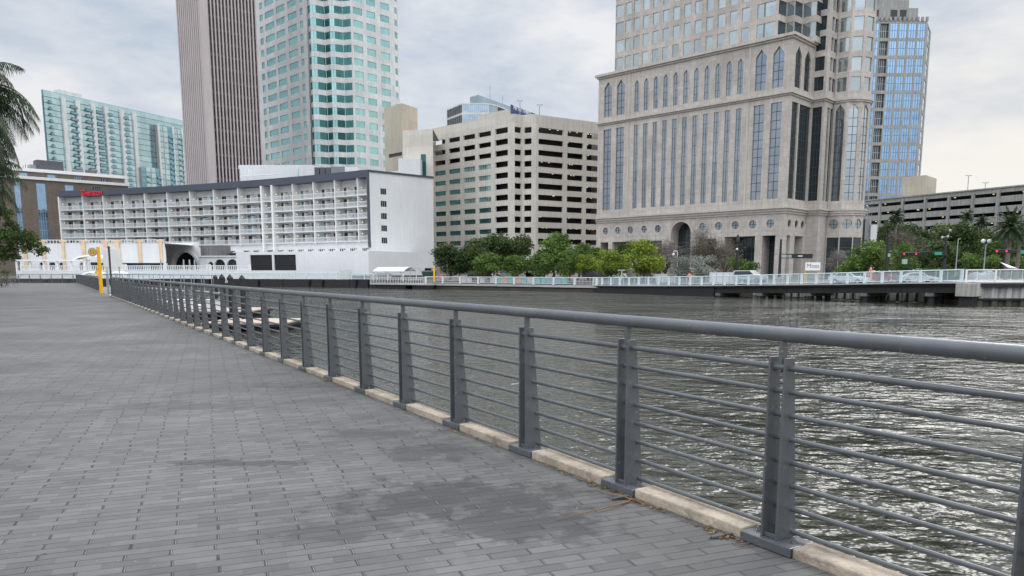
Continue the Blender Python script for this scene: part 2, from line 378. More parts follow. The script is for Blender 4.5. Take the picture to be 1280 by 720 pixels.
def text_mesh(body, size, name, mat_, parent, origin, U, up=Z, extrude=.02, stretch=1.0, bold=.0):
    cu = bpy.data.curves.new(name, 'FONT'); cu.body = body; cu.size = size; cu.extrude = extrude; cu.align_x = 'CENTER'; cu.align_y = 'CENTER'; cu.offset = bold
    tmp = bpy.data.objects.new('tmp', cu); COL.objects.link(tmp)
    dg = bpy.context.evaluated_depsgraph_get(); me = bpy.data.meshes.new_from_object(tmp.evaluated_get(dg))
    bpy.data.objects.remove(tmp); me.name = name
    U = Vector(U).normalized(); N = U.cross(up)
    mw = Matrix((( U.x * stretch, up.x, N.x, origin[0]), (U.y * stretch, up.y, N.y, origin[1]), (U.z * stretch, up.z, N.z, origin[2]), (0, 0, 0, 1)))
    off = Vector((0, 0, 0)); q = parent
    while q is not None: off += Vector(q.location); q = q.parent
    me.transform(Matrix.Translation(-off) @ mw); me.materials.clear(); me.materials.append(M[mat_])
    o = bpy.data.objects.new(name, me); COL.objects.link(o); o.parent = parent
    return o
# ------------------------------------------------------------------ facades with real openings
def outline(op):
    u0, u1, z0, z1, sh = op[:5]
    if sh == 'r': return [(u0, z0), (u1, z0), (u1, z1), (u0, z1)]
    w = u1 - u0; um = (u0 + u1) / 2
    if sh == 'g': return [(u0, z0), (u1, z0), (u1, z1 - w * .62), (um, z1), (u0, z1 - w * .62)]
    if sh == 'a':
        zs = z1 - w / 2
        return [(u0, z0), (u1, z0)] + [(um + w / 2 * math.cos(math.pi * k / 16), zs + w / 2 * math.sin(math.pi * k / 16)) for k in range(17)]
    zc = (z0 + z1) / 2; r = w / 2
    return [(um + r * math.cos(2 * math.pi * k / 20), zc + r * math.sin(2 * math.pi * k / 20)) for k in range(20)]
def facade(mb, O, U, u0, u1, z0, z1, ops, m_, depth=.3, mrev=None):
    O = Vector((O[0], O[1], 0)); U = Vector((U[0], U[1], 0)).normalized(); N = U.cross(Z)
    P = lambda u, z, n=0: O + U * u + Z * z + N * n
    r4 = lambda v: round(v, 4)
    us = sorted({r4(u0), r4(u1)} | {r4(o[0]) for o in ops} | {r4(o[1]) for o in ops}); zs = sorted({r4(z0), r4(z1)} | {r4(o[2]) for o in ops} | {r4(o[3]) for o in ops})
    us = [u for u in us if u0 - 1e-3 <= u <= u1 + 1e-3]; zs = [z for z in zs if z0 - 1e-3 <= z <= z1 + 1e-3]
    ui = {u: i for i, u in enumerate(us)}; zi = {z: i for i, z in enumerate(zs)}
    hole = set()
    for o in ops:
        for i in range(ui[r4(o[0])], ui[r4(o[1])]):
            for j in range(zi[r4(o[2])], zi[r4(o[3])]): hole.add((i, j))
    mb.use(m_)
    for j in range(len(zs) - 1):
        i = 0
        while i < len(us) - 1:
            if (i, j) in hole: i += 1; continue
            k = i
            while k + 1 < len(us) - 1 and (k + 1, j) not in hole: k += 1
            mb.face([P(us[i], zs[j]), P(us[k + 1], zs[j]), P(us[k + 1], zs[j + 1]), P(us[i], zs[j + 1])]); i = k + 1
    for o in ops:
        ol = outline(o); d = o[5] if len(o) > 5 else depth
        if o[4] != 'r':
            mb.use(m_); um = (o[0] + o[1]) / 2; zc = (o[2] + o[3]) / 2
            for (cu, cz) in ((o[0], o[3]), (o[1], o[3]), (o[0], o[2]), (o[1], o[2])):
                if o[4] in 'ga' and cz == o[2]: continue
                q = [p for p in ol if (p[0] - um) * (cu - um) >= -1e-6 and (o[4] in 'ga' and p[1] > o[2] + 1e-6 or (o[4] == 'c' and (p[1] - zc) * (cz - zc) >= -1e-6))]
                q.sort(key=lambda p: math.atan2(p[1] - zc, (p[0] - um) * (1 if cu > um else -1)))
                for a, b in zip(q, q[1:]): mb.face([P(cu, cz), P(*a), P(*b)])
        mb.use(mrev or m_)
        for a, b in zip(ol, ol[1:] + ol[:1]): mb.face([P(*a), P(*b), P(*b, -d), P(*a, -d)])
_wc = {}
def win_mesh(w, h, sh, cols, rows, g, fr, bar=.09, rowz=None):
    key = (round(w, 2), round(h, 2), sh, cols, rows, g, fr, bar)
    if key in _wc: return _wc[key]
    mb = MB(); o = outline((0, w, 0, h, sh)); mb.use(g)
    mb.face([(p[0], 0, p[1]) for p in o])
    mb.use(fr)
    def top(u):
        if sh == 'g': return h - w * .62 * abs(u - w / 2) / (w / 2)
        if sh == 'a': return h - w / 2 + math.sqrt(max(0, (w / 2) ** 2 - (u - w / 2) ** 2))
        if sh == 'c': return h / 2 + math.sqrt(max(0, (w / 2) ** 2 - (u - w / 2) ** 2))
        return h
    for k in range(1, cols):
        u = w * k / cols; mb.box((u - bar / 2, -.05, (h - top(u)) if sh == 'c' else 0), (u + bar / 2, -.004, top(u)))
    zz = h - (w * .62 if sh == 'g' else w / 2 if sh == 'a' else 0)
    for k in range(1, rows):
        z = (zz * k / rows) if sh != 'c' else h * k / rows
        mb.box((.0, -.045, z - bar / 2), (w, -.006, z + bar / 2))
    me = mb.build('window', loc=(0, 0, 0)); d = me.data; bpy.data.objects.remove(me)
    _wc[key] = d; return d
class Bld:
    def __init__(s, name, label, cat, loc): s.root = thing(name, label, cat, loc); s.wins = []; s.loc = Vector(loc)
    def win(s, O, U, u0, z0, w, h, sh='r', cols=1, rows=1, g='slate', fr='mull', depth=.28, bar=.09, pname='window'):
        U = Vector((U[0], U[1], 0)).normalized(); N = U.cross(Z)
        p = Vector((O[0], O[1], 0)) + U * u0 + Z * z0 - N * depth
        s.wins.append((p, math.atan2(U.y, U.x), win_mesh(w, h, sh, cols, rows, g, fr, bar), w * h / (p.x ** 2 + p.y ** 2), pname))
    def face(s, mb, O, U, u0, u1, z0, z1, ops, m_, depth=.3, **kw):
        """ops: (u0,u1,z0,z1,shape[,depth]) each followed by a window"""
        facade(mb, O, U, u0, u1, z0, z1, ops, m_, depth)
        for o in ops: s.win(O, U, o[0], o[2], o[1] - o[0], o[3] - o[2], o[4], depth=depth, **kw)
    def finish(s, limit=100):
        s.wins.sort(key=lambda w: -w[3])
        for (p, a, me, _, nm) in s.wins[:limit]:
            o = bpy.data.objects.new(nm, me); COL.objects.link(o); o.parent = s.root
            o.location = p - s.loc; o.rotation_euler = (0, 0, a)
        rest = s.wins[limit:]
        if rest:
            mb = MB()
            for (p, a, me, _, nm) in rest:
                mw = Matrix.Translation(p) @ Matrix.Rotation(a, 4, 'Z'); base = len(mb.v)
                mb.v.extend(mw @ v.co for v in me.vertices)
                for f in me.polygons:
                    mt = me.materials[f.material_index]
                    if mt not in mb.mats: mb.mats.append(mt)
                    mb.f.append(tuple(base + k for k in f.vertices)); mb.mi.append(mb.mats.index(mt)); mb.smooth.append(False)
            o = mb.build(rest[0][4], s.root); tag(o, kind='stuff')
def V2(a): return Vector((math.cos(rad(a)), math.sin(rad(a)), 0))
# ================================================================== setting: water, land, promenade
DV = Vector((-.5135, .8581, 0)).normalized(); NV = Vector((DV.y, -DV.x, 0))      # along the promenade edge / out over the water
P0 = Vector((1.305, 3.775, 0))
ED = lambda t, w=0, z=0: P0 + DV * t + NV * w + Z * z
def sheet(name, pts, m_, z, kind='structure'):
    mb = MB().use(m_); mb.face([(p[0], p[1], z) for p in pts]); o = mb.build(name); return tag(o, kind=kind)
WZ = -1.6
sheet('river_water', [(-4000, -600), (4000, -600), (4000, 800), (-4000, 800)], 'water', WZ)
BANK = [(-4000, 205), (-300, 186), (-150, 176), (-100, 172), (-58, 165), (-31.6, 152), (-5.5, 132), (13, 115.2), (21, 113), (31, 99), (37.5, 86), (41.5, 78), (41.5, 70.3), (48, 68.8), (200, 45), (900, -120), (4000, -600)]
mb = MB().use('ground'); mb.face([(p[0], p[1], -.12) for p in BANK] + [(4000, 6000, -.12), (-4000, 6000, -.12)]); tag(mb.build('far_ground'), kind='structure')
mb = MB()
for a, b in zip(BANK, BANK[1:]):
    mb.use('wet'); mb.face([(*b, WZ - .5), (*a, WZ - .5), (*a, WZ + .45), (*b, WZ + .45)])
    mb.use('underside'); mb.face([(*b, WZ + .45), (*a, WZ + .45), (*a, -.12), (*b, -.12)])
tag(mb.build('river_embankment'), kind='structure')
sheet('far_road', [(-20, 196), (-40, 186), (22, 128), (46, 100), (62, 84), (240, 66), (240, 82), (72, 98), (58, 112), (34, 142)], 'asphalt', -.112)
# near bank: paved promenade, lawn beside it
wl = [ED(-45), ED(112)]
left = [Vector((-70, 101)), Vector((-120, 97)), Vector((-120, 80)), Vector((-58, 88)), ED(70, -7.2), ED(45, -5.7), ED(-45, -8.5)]
mb = MB().use('pavers'); mb.face([(p[0], p[1], 0) for p in wl + left]); tag(mb.build('promenade_paving'), kind='structure')
mb = MB().use('lawn'); mb.face([(*p[:2], .035) for p in [ED(-45, -8.4), ED(45, -5.6), ED(70, -7.1), Vector((-57.9, 88.1)), Vector((-120, 80.1)), Vector((-400, 70)), Vector((-400, -300))]]); tag(mb.build('lawn_ground'), kind='structure')
mb = MB().use('seawall')
for a, b, ww in ((-45, 112, .158),):
    A, B = ED(a, ww), ED(b, ww); mb.face([(B.x, B.y, -4), (A.x, A.y, -4), (A.x, A.y, -.004), (B.x, B.y, -.004)])
A, B = ED(112, .158), Vector((-120, 97.4, 0)); mb.face([(B.x, B.y, -4), (A.x, A.y, -4), (A.x, A.y, -.004), (B.x, B.y, -.004)])
mb.face([(*ED(-45, 0)[:2], -.005), (*ED(112, 0)[:2], -.005), (*ED(112, .158)[:2], -.005), (*ED(-45, .158)[:2], -.005)])
tag(mb.build('promenade_seawall'), kind='structure')
# white kerb stubs at the lawn's corner
for k, (x, y) in enumerate(((-31.5, 46.6), (-35.2, 52.3), (-43.0, 63.5))):
    mb = MB().use('pavecon'); mb.obox((x, y, 0), DV, NV, -.9, .9, -.28, .28, 0, .13)
    o = mb.build('kerb_block', bevel=.02); tag(o, ('nearest', 'middle', 'farthest')[k] + ' of three pale kerb blocks at the lawn edge on the left', 'kerb block', 'kerb blocks by the lawn')
# ---- stone coping between the railing's feet
PITCHM = 1.2
def post_positions(t0, t1): 
    k = math.ceil(t0 / PITCHM); out = []
    while k * PITCHM <= t1: out.append(k * PITCHM); k += 1
    return out
def coping(name, posts, F):
    mb = MB().use('coping')
    for a, b in zip(posts, posts[1:]):
        dz = R_.uniform(-.006, .006); j = R_.uniform(-.008, .008); n = 6
        s0, s1 = a + .165, b - .165
        for i in range(1):
            mb.hexa([F(s0, -.012 + j, -.003), F(s1, -.012 + j * .3, -.003), F(s1, .152, -.003), F(s0, .152, -.003), F(s0, -.012 + j, .062 + dz), F(s1, -.012 + j * .3, .06 + dz), F(s1, .152, .062 + dz), F(s0, .152, .06 + dz)])
    o = mb.build(name, bevel=.009); tag(o, kind='structure'); return o
F1 = lambda t, w, z=0: ED(t, w, z)
run1 = post_positions(-8 * PITCHM, 46.9); run2 = post_positions(56.5, 111)
coping('stone_kerb', run1, F1); coping('stone_kerb', run2, F1)
# ---- railing: twin tapered plates on a channel foot, eight rods, a round handrail on stems
RZ = [.932, .811, .690, .569, .448, .327, .206, .085]
def wmid(z): return .048 + (.9 - z) / .9 * .078
def plate(mb, F, t, z0=.052, z1=.982, th=.006):
    pr = [(.006, z0), (.150, z0), (.074, z1), (.006, z1)]
    vs = [F(t - th, w, z) for w, z in pr] + [F(t + th, w, z) for w, z in pr]
    mb.idx(vs, [(0, 1, 2, 3), (7, 6, 5, 4), (1, 0, 4, 5), (2, 1, 5, 6), (3, 2, 6, 7), (0, 3, 7, 4)])
def make_post(root, F, t, detail):
    mb = MB().use('rail')
    for s_ in (-.046, .046): plate(mb, F, t + s_)
    mb.tube([F(t - .05, wmid(.932), .932), F(t + .05, wmid(.932), .932)], .021, 10)
    if detail < 2:   # spacer between the plates
        mb.hexa([F(t - .040, .02, .055), F(t + .040, .02, .055), F(t + .040, .03, .055), F(t - .040, .03, .055), F(t - .040, .02, .075), F(t + .040, .02, .075), F(t + .040, .03, .075), F(t - .040, .03, .075)])
    w = wmid(.905)
    mb.hexa([F(t - .011, w - .019, .91), F(t + .011, w - .019, .91), F(t + .011, w + .019, .91), F(t - .011, w + .019, .91), F(t - .011, w - .019, 1.075), F(t + .011, w - .019, 1.075), F(t + .011, w + .019, 1.075), F(t - .011, w + .019, 1.075)])
    p = mb.build('post', root, bevel=.002 if detail == 0 else 0)
    mb = MB().use('rail')
    mb.hexa([F(t - .16, -.024, .004), F(t + .16, -.024, .004), F(t + .16, .158, .004), F(t - .16, .158, .004), F(t - .16, -.024, .052), F(t + .16, -.024, .052), F(t + .16, .158, .052), F(t - .16, .158, .052)])
    bp = mb.build('base_plate', p, bevel=.004 if detail == 0 else 0)
    if detail < 2:
        for s_ in (-.11, .11):
            mb = MB().use('bolt'); c = F(t + s_, .066, .0525)
            mb.tube([c, c + Z * .004], .019, 12); mb.tube([c + Z * .004, c + Z * .018], .0125, 6, sm=False); mb.tube([c + Z * .018, c + Z * .03], .007, 8)
            mb.build('bolt', p)
def railing(label, F, posts, ends, near=False):
    o0 = F(posts[0], 0, 0); root = thing('railing', label, 'railing', o0)
    wt = wmid(.905)
    mb = MB().use('rail'); a, b = ends
    mb.tube([F(a, wt, 1.095), F(a + (b - a) * .25, wt, 1.095), F(a + (b - a) * .6, wt, 1.095), F(b, wt, 1.095)], .037, 20)
    hr = mb.build('handrail', root)
    if near:
        for t in (1.75, 14.2, 26.1):
            mb = MB().use('rail'); mb.tube([F(t - .004, wt, 1.095), F(t + .004, wt, 1.095)], .0376, 20); mb.build('weld_joint', hr)
    for z in RZ:
        mb = MB().use('rail'); w = wmid(z); mb.tube([F(a + .05, w, z), F(b - .05, w, z)], .0158 if z > .9 else .0125, 10); mb.build('rod', root)
    for t in posts: make_post(root, F, t, 0 if near and t < 9 else 1 if near and t < 20 else 2)
    return root
railing('long grey tube railing with eight rods along the paved edge beside the camera', F1, run1, (run1[0] - .3, run1[-1] + .16), True)
railing('grey railing continuing beyond the yellow marker post to the far corner', F1, run2, (run2[0] - .16, run2[-1] + .2))
c0 = F1(run2[-1] + .5, 0); ud = Vector((-1, -.062, 0)).normalized(); un = Vector((ud.y, -ud.x, 0))
F3 = lambda t, w, z=0: c0 + ud * t + un * w + Z * z
railing('grey railing crossing the far end of the promenade', F3, [.3 + 1.35 * k for k in range(24)], (.05, 31.7))
# ---- litter, weeds and a dry frond along the kerb
def blade_clump(mb, c, n, h, spread):
    for _ in range(n):
        a = R_.uniform(0, 6.283); r = spread * math.sqrt(R_.random()); p = Vector(c) + Vector((math.cos(a) * r, math.sin(a) * r, 0))
        hh = h * R_.uniform(.5, 1.1); le = Vector((math.cos(a), math.sin(a), 0)) * hh * R_.uniform(.1, .8); w = Vector((-math.sin(a), math.cos(a), 0)) * h * .05
        mb.face([p - w, p + w, p + w * .6 + le * .5 + Z * hh * .6]); mb.face([p - w * .6 + le * .45 + Z * hh * .55, p + w * .6 + le * .45 + Z * hh * .55, p + le + Z * hh])
mb = MB().use('grassb')
for t, n in ((.35, 20), (1.1, 26), (1.32, 30), (1.9, 9), (2.6, 12), (3.45, 12), (4.6, 8), (5.7, 14), (8.2, 26), (8.35, 16), (10.6, 16), (12.9, 10), (15.3, 14), (17, 12)):
    blade_clump(mb, ED(t, -.035, 0), n, .035 if t < 4 else .05, .035)
tag(mb.build('kerb_weeds'), kind='stuff')
mb = MB().use('litter')
for _ in range(420):
    t = R_.choice((R_.gauss(.25, .1), R_.gauss(.95, .14), R_.gauss(1.5, .2), R_.gauss(3.4, .3), R_.gauss(7.1, .25), R_.gauss(10.7, .2), R_.uniform(0, 26)))
    p = ED(t, -.03 - abs(R_.gauss(0, .03)), .004 + R_.random() * .008); a = R_.uniform(0, 6.283); L = R_.uniform(.006, .02); 
    u = Vector((math.cos(a), math.sin(a), R_.uniform(-.2, .2))) * L; v = Vector((-math.sin(a), math.cos(a), R_.uniform(0, .5))) * L * .45
    mb.face([p - u, p + v, p + u, p - v])
for _ in range(90):
    p = ED(R_.uniform(.2, 16), -R_.uniform(.1, 5), .004); a = R_.uniform(0, 6.283); L = R_.uniform(.006, .018)
    u = Vector((math.cos(a), math.sin(a), R_.uniform(0, .3))) * L; v = Vector((-math.sin(a), math.cos(a), R_.uniform(0, .5))) * L * .4
    mb.face([p - u, p + v, p + u, p - v])
tag(mb.build('fallen_leaves'), kind='stuff')
for k, (t, ln, lab, zz) in enumerate(((.98, .62, 'thin dry brown palm leaf strip lying on the pavers near the second post', 0), (10.9, .5, 'small curl of brown dead leaf by the kerb far along the railing', 0))):
    mb = MB().use('litter'); base = ED(t, -.06, .008); pts = []
    for i in range(13):
        f = i / 12; pts.append(base - DV * (ln * f * .35) * (1 if k == 0 else .2) - NV * (ln * (.05 + f * .95) * (1 if k == 0 else .6)) + Z * (.012 * math.sin(f * 3.14)) + DV * (.16 * f * f))
    mb.tube(pts, [.006 - .004 * i / 12 for i in range(13)], 5)
    if k == 0:
        for sgn in (1, -1): mb.tube([base, base + DV * .1 * sgn - NV * .03 + Z * .01, base + DV * .26 - NV * .07 * sgn + Z * .008], [.005, .004, .001], 5)
    tag(mb.build('dry_palm_leaf'), lab, 'dead leaf')
# lifted paver chips beside the near feet
for k, (t, w, lab) in enumerate(((.23, -.085, 'broken paver chip lying beside the foot of the nearest full post'), (1.05, -.10, 'small broken paver piece by the second post foot'))):
    mb = MB().use('pavers'); a = ED(t, w, .002); q = V2(21.5); r = V2(111.5)
    mb.hexa([a - q * .06, a + q * .07 - r * .01, a + q * .05 + r * .035, a - q * .05 + r * .03] + [a - q * .06 + Z * .012, a + q * .07 - r * .01 + Z * .02, a + q * .05 + r * .035 + Z * .02, a - q * .05 + r * .03 + Z * .012])
    tag(mb.build('paver_chip', bevel=.003), lab, 'paver chip')
# grass on the lawn strip at the left edge
mb = MB().use('grassb')
for _ in range(2600):
    t = R_.uniform(44, 68); w = -5.85 - R_.random() * 2.6 - (t - 45) * .06; p = ED(t, w, .035); blade_clump(mb, p, 2, .13, .05)
tag(mb.build('lawn_grass'), kind='stuff')
# ---- yellow marker post with round plate, white notice board, gate post
g = at(127, 367, 50.7); r = thing('marker_post', 'yellow marker post with a round grey and yellow number plate', 'marker post', (g.x, g.y, 0))
mb = MB().use('yellow'); mb.box((g.x - .085, g.y - .085, 0), (g.x + .085, g.y + .085, 3.02)); mb.build('post', r, bevel=.015)
rd = thing('round_plate', None, None); bpy.data.objects.remove(rd)
cx_ = g.x - .33; cz_ = 2.68; yy = g.y - .14
mb = MB().use('greymet'); mb.tube([(cx_, yy, cz_), (cx_, yy + .05, cz_)], .28, 28, sm=False); d_ = mb.build('round_sign', r)
mb = MB().use('yellow'); mb.tube([(cx_, yy - .012, cz_), (cx_, yy - .004, cz_)], .20, 28, sm=False); mb.build('sign_face', d_)
text_mesh('11', .3, 'sign_number', 'ltext', d_, (cx_, yy - .018, cz_), (1, 0, 0), extrude=.004, bold=.01)
mb = MB().use('yellow'); mb.idx([(g.x - .09, yy, 1.25), (g.x - .09, yy, 1.62), (g.x - .30, yy, 1.34), (g.x - .09, yy + .05, 1.25), (g.x - .09, yy + .05, 1.62), (g.x - .30, yy + .05, 1.34)], [(0, 1, 2), (5, 4, 3), (0, 2, 5, 3), (1, 4, 5, 2), (0, 3, 4, 1)]); mb.build('bracket', r)
q = F1(run1[-1] + .45, .05); r = thing('pole', 'slim dark pole at the end of the long railing beside the gap', 'pole', q)
mb = MB().use('bark'); mb.tube([q, q + Z * 2.75], .055, 10); mb.tube([q, q + Z * .02], .16, 10); mb.sphere(q + Z * 2.79, .075); mb.build('shaft', r)
q = at(141, 340, 53.5); q.z = 0; r = thing('notice_board', 'plain white notice board standing behind the slim dark pole', 'notice board', (q.x, q.y, 0))
mb = MB().use('whitep'); mb.box((q.x - .6, q.y - .03, 1.75), (q.x + .6, q.y + .03, 2.98)); mb.build('panel', r, bevel=.01)
for s_ in (-.42, .42):
    mb = MB().use('greymet'); mb.tube([(q.x + s_, q.y + .07, -.4), (q.x + s_, q.y + .07, 2.9)], .04, 8); mb.build('leg', r)
# ---- landing, gangway and floating dock beside the gap
l0 = F1(51.8, .3); r = thing('gangway', 'aluminium gangway with white rails leading from the railing gap down to the dock', 'gangway', l0)
G0 = F1(52, .25); G1 = Vector((-18.8, 50.4, -1.0)); gu = (G1 - G0); gu.z = 0; gl = gu.length; gu.normalize(); gv = Vector((gu.y, -gu.x, 0))
mb = MB().use('whitep')
GP = lambda s_, w, z: G0 + gu * s_ + gv * w + Z * (z - .9 * s_ / gl)
mb.hexa([GP(0, -.8, -.12), GP(gl, -.8, -.12), GP(gl, .8, -.12), GP(0, .8, -.12), GP(0, -.8, .0), GP(gl, -.8, 0), GP(gl, .8, 0), GP(0, .8, 0)]); mb.build('ramp', r)
for s_ in (-.8, .8):
    mb = MB().use('greymet'); TP = lambda a, z: G0 + gu * a + gv * s_ + Z * z
    mb.tube([TP(-.2, 1.28), TP(gl, 1.22), TP(gl + .25, .7)], .05, 10); mb.tube([TP(0, .55), TP(gl, .05)], .03, 8)
    for k in range(12):
        a = gl * k / 11; mb.tube([TP(a, -.9 * a / gl), TP(a, 1.28 - .06 * a / gl)], .022, 6)
        if k < 11: mb.tube([TP(a, -.9 * a / gl), TP(a + gl / 11, .55 - .5 * (a / gl))], .014, 5)
    mb.build('side_rail', r)
def dock(name, lab, x0, x1, y0, y1, z, fl=True):
    r = thing(name, lab, 'dock', ((x0 + x1) / 2, (y0 + y1) / 2, z))
    mb = MB().use('deckwood'); mb.box((x0, y0, z - .07), (x1, y1, z)); mb.build('deck', r)
    mb = MB().use('pile'); mb.box((x0 - .06, y0 - .06, z - .2), (x1 + .06, y1 + .06, z - .075)); mb.build('fender', r)
    n = max(2, int((x1 - x0) / 1.6))
    for k in range(n):
        a = x0 + (x1 - x0) * (k + .1) / n; b_ = x0 + (x1 - x0) * (k + .9) / n
        mb = MB().use('pile'); mb.box((a, y0 + .1, WZ - .35), (b_, y1 - .1, z - .21)); mb.build('float', r)
    return r
dock('floating_dock', 'low floating dock with pale boards on dark floats in the open water', -15.9, -11.6, 39.2, 43.4, -1.17)
dock('floating_dock', 'long floating dock under the gangway carrying white boxes', -25.4, -16.3, 47.2, 52.6, -.98)
for k, (x, y, w) in enumerate(((-24.3, 47.9, 1.1), (-22.3, 47.9, 1.3), (-20.3, 47.9, 1.2), (-18.4, 47.9, .9))):
    lab = ('white dock box at the end of the long dock nearest the notice board', 'second white dock box from the notice board end', 'third white dock box from the notice board end', 'white dock box next to the dark piles')[k]
    r = thing('dock_box', lab, 'dock box', (x, y, -.98), 'white boxes on the dock')
    mb = MB().use('whitep'); mb.box((x - w / 2, y - .35, -.98), (x + w / 2, y + .35, -.36)); mb.build('chest', r, bevel=.03)
    mb = MB().use('whitep'); mb.box((x - w / 2 - .04, y - .39, -.35), (x + w / 2 + .04, y + .39, -.27)); mb.build('lid', r, bevel=.03)
for k, (px, Y, zt, lab) in enumerate(((268.5, 50.2, 1.28, 'thinnest dark mooring pile with pointed cap behind the gangway end'), (277, 46.4, 1.3, 'dark mooring pile with pointed cap touching the gangway end'), (287, 44.6, 1.28, 'middle dark mooring pile with pointed cap standing in the river'), (302, 42.6, 1.26, 'dark mooring pile with pointed cap beside the pale floating dock'))):
    q = at(px, 340, Y); r = thing('mooring_pile', lab, 'mooring pile', (q.x, q.y, WZ), 'dark mooring piles')
    rr = .15 if k else .12
    mb = MB().use('pile'); mb.tube([(q.x, q.y, WZ - 1.5), (q.x + .03, q.y, zt - .3)], rr, 14); mb.build('shaft', r)
    mb = MB().use('pile'); mb.tube([(q.x, q.y, zt - .3), (q.x, q.y, zt - .22), (q.x, q.y, zt)], [rr + .03, rr + .03, .01], 14, sm=False); mb.build('pile_cap', r)
# ================================================================== stone tower (granite, gothic windows, round bay)
A3 = at(989, 100, 160); A = Vector((A3.x, A3.y, 0)); e1 = V2(-44.2); e2 = V2(45.8)
B = Bld('stone_tower', 'tall granite-clad tower with pointed windows, round vents and a rounded corner bay, facing the river', 'tower', A)
FL = 48.3; LO = A - e1 * FL
wall = MB(); trim = MB()
mir = lambda c: [c, FL - c]
U_ = lambda s: FL - s
def ops_at(centers, w, z0, z1, sh): return [(c - w / 2, c + w / 2, z0, z1, sh) for c in centers]
wide = [U_(2.85), U_(6.6), 2.85, 6.6]; nar = [U_(11.1 + 2.6 * k) for k in range(11)]
ZB, ZS, ZT = 14.6, 37.2, 48.0        # base cornice, string course, parapet
# base storey with portico openings, round windows, great arch
arch = (FL / 2 - 2.6 - .1, FL / 2 + 2.6 - .1, 0, 12.6, 'a', 3.2)
circ = [U_(s) for s in (2.96, 6.9, 10.86, 14.84, 18.76, 30.4, 34.2, 38.1, 41.8, 45.5)]
circ_ops = [(c - .85, c + .85, 10.45, 12.15, 'c') for c in circ]
base_ops = [(U_(4.6), U_(1.7), 0, 8.9, 'r', 3.5), (U_(13.3), U_(6.2), 0, 8.9, 'r', 4.5), (U_(19.6), U_(15.2), 0, 8.6, 'r', 3.5), (U_(36.6), U_(29.2), 0, 8.6, 'r', 3.5), (U_(43.4), U_(38.2), 0, 8.6, 'r', 3.5), (U_(47.0), U_(44.6), 0, 8.6, 'r', 3.5)]
facade(wall, LO, e1, 0, FL, 0, ZB, circ_ops + [arch] + base_ops, 'stone', .3)
for o in circ_ops: B.win(LO, e1, o[0], o[2], 1.7, 1.7, 'c', 2, 2, 'slate', 'mull', .3, .12, 'round_window')
B.win(LO, e1, arch[0], 0, 5.2, 12.6, 'a', 4, 5, 'darkg', 'mull', 3.2, .14, 'arched_window')
for o in base_ops: B.win(LO, e1, o[0], 0, o[1] - o[0], o[3], 'r', max(2, int((o[1] - o[0]) / 1.3)), 5, 'darkg', 'mull', o[5] - .02, .1, 'lobby_glazing')
# tall shaft
tall = ops_at(wide, 2.35, 16.3, 35.3, 'r'); ntall = ops_at(nar, 1.25, 16.3, 35.3, 'r')
facade(wall, LO, e1, 0, FL, ZB, ZS, tall + [(*o, .2) for o in ntall], 'stone', .32)
for o in tall: B.win(LO, e1, o[0], o[2], 2.35, 19, 'r', 2, 11, 'slate', 'mull', .32, .10)
for o in ntall: B.win(LO, e1, o[0], o[2], 1.25, 19, 'r', 2, 9, 'slate', 'mull', .2, .05)
gw = ops_at(wide, 2.35, 38.2, 46.2, 'g'); gn = ops_at(nar, 1.25, 38.2, 45.3, 'g')
facade(wall, LO, e1, 0, FL, ZS, ZT, gw + [(*o, .2) for o in gn], 'stone', .32)
for o in gw: B.win(LO, e1, o[0], o[2], 2.35, 8, 'g', 2, 4, 'slate', 'mull', .32, .10)
for o in gn: B.win(LO, e1, o[0], o[2], 1.25, 7.1, 'g', 2, 4, 'slate', 'mull', .2, .05)
# right return with inner corner and second step
W1 = 10.2; I_ = A + e2 * W1; J = I_ + e1 * 2.7; K = J + e2 * 6.3
BC = at(1059.5, 150, 170.5); BC = Vector((BC.x, BC.y, 0)); BR = 4.5
rb = [(1.5, 3.2, 0, 8.9, 'r', 2.5), (5.3, 9.4, 0, 8.9, 'r', 2.5)]
rc = [(1.7, 3.3, 10.45, 12.15, 'c'), (5.0, 6.6, 10.45, 12.15, 'c'), (8.0, 9.6, 10.45, 12.15, 'c')]
facade(wall, A, e2, 0, W1, 0, ZB, rb + rc, 'stone', .3)
for o in rb: B.win(A, e2, o[0], 0, o[1] - o[0], 8.9, 'r', 3, 5, 'darkg', 'mull', 2.48, .1, 'lobby_glazing')
for o in rc: B.win(A, e2, o[0], o[2], 1.6, 1.7, 'c', 2, 2, 'darkg', 'mull', .3, .12, 'round_window')
rt_ = [(1.0, 3.9, 16.3, 35.3, 'r'), (4.5, 10.0, 16.3, 35.3, 'r')]
facade(wall, A, e2, 0, W1, ZB, ZS, rt_, 'stone', .32)
B.win(A, e2, 1.0, 16.3, 2.9, 19, 'r', 3, 11, 'darkg', 'mull', .32, .12); B.win(A, e2, 4.5, 16.3, 5.5, 19, 'r', 5, 11, 'darkg', 'mull', .32, .12)
rg = [(1.6, 4.4, 38.2, 46.2, 'g'), (5.9, 8.7, 38.2, 46.2, 'g')]
facade(wall, A, e2, 0, W1, ZS, ZT, rg, 'stone', .32)
for o in rg: B.win(A, e2, o[0], o[2], 2.8, 8, 'g', 3, 4, 'darkg', 'mull', .32, .16)
def col_face(O, U, u1, specs, zt=80):
    """floor-banded faces above the string course, tall glass below"""
    ops = []
    for (a, b, g_, c_) in specs:
        ops.append((a, b, 16.3, 35.3, 'r')); B.win(O, U, a, 16.3, b - a, 19, 'r', c_, 11, g_, 'mull', .3, .1)
        z = 38.6
        while z < zt - 3:
            ops.append((a, b, z, z + 2.75, 'r')); B.win(O, U, a, z, b - a, 2.75, 'r', c_, 1, g_, 'mull', .3, .08); z += 3.95
    facade(wall, O, U, 0, u1, 0, zt, ops, 'stone', .3)
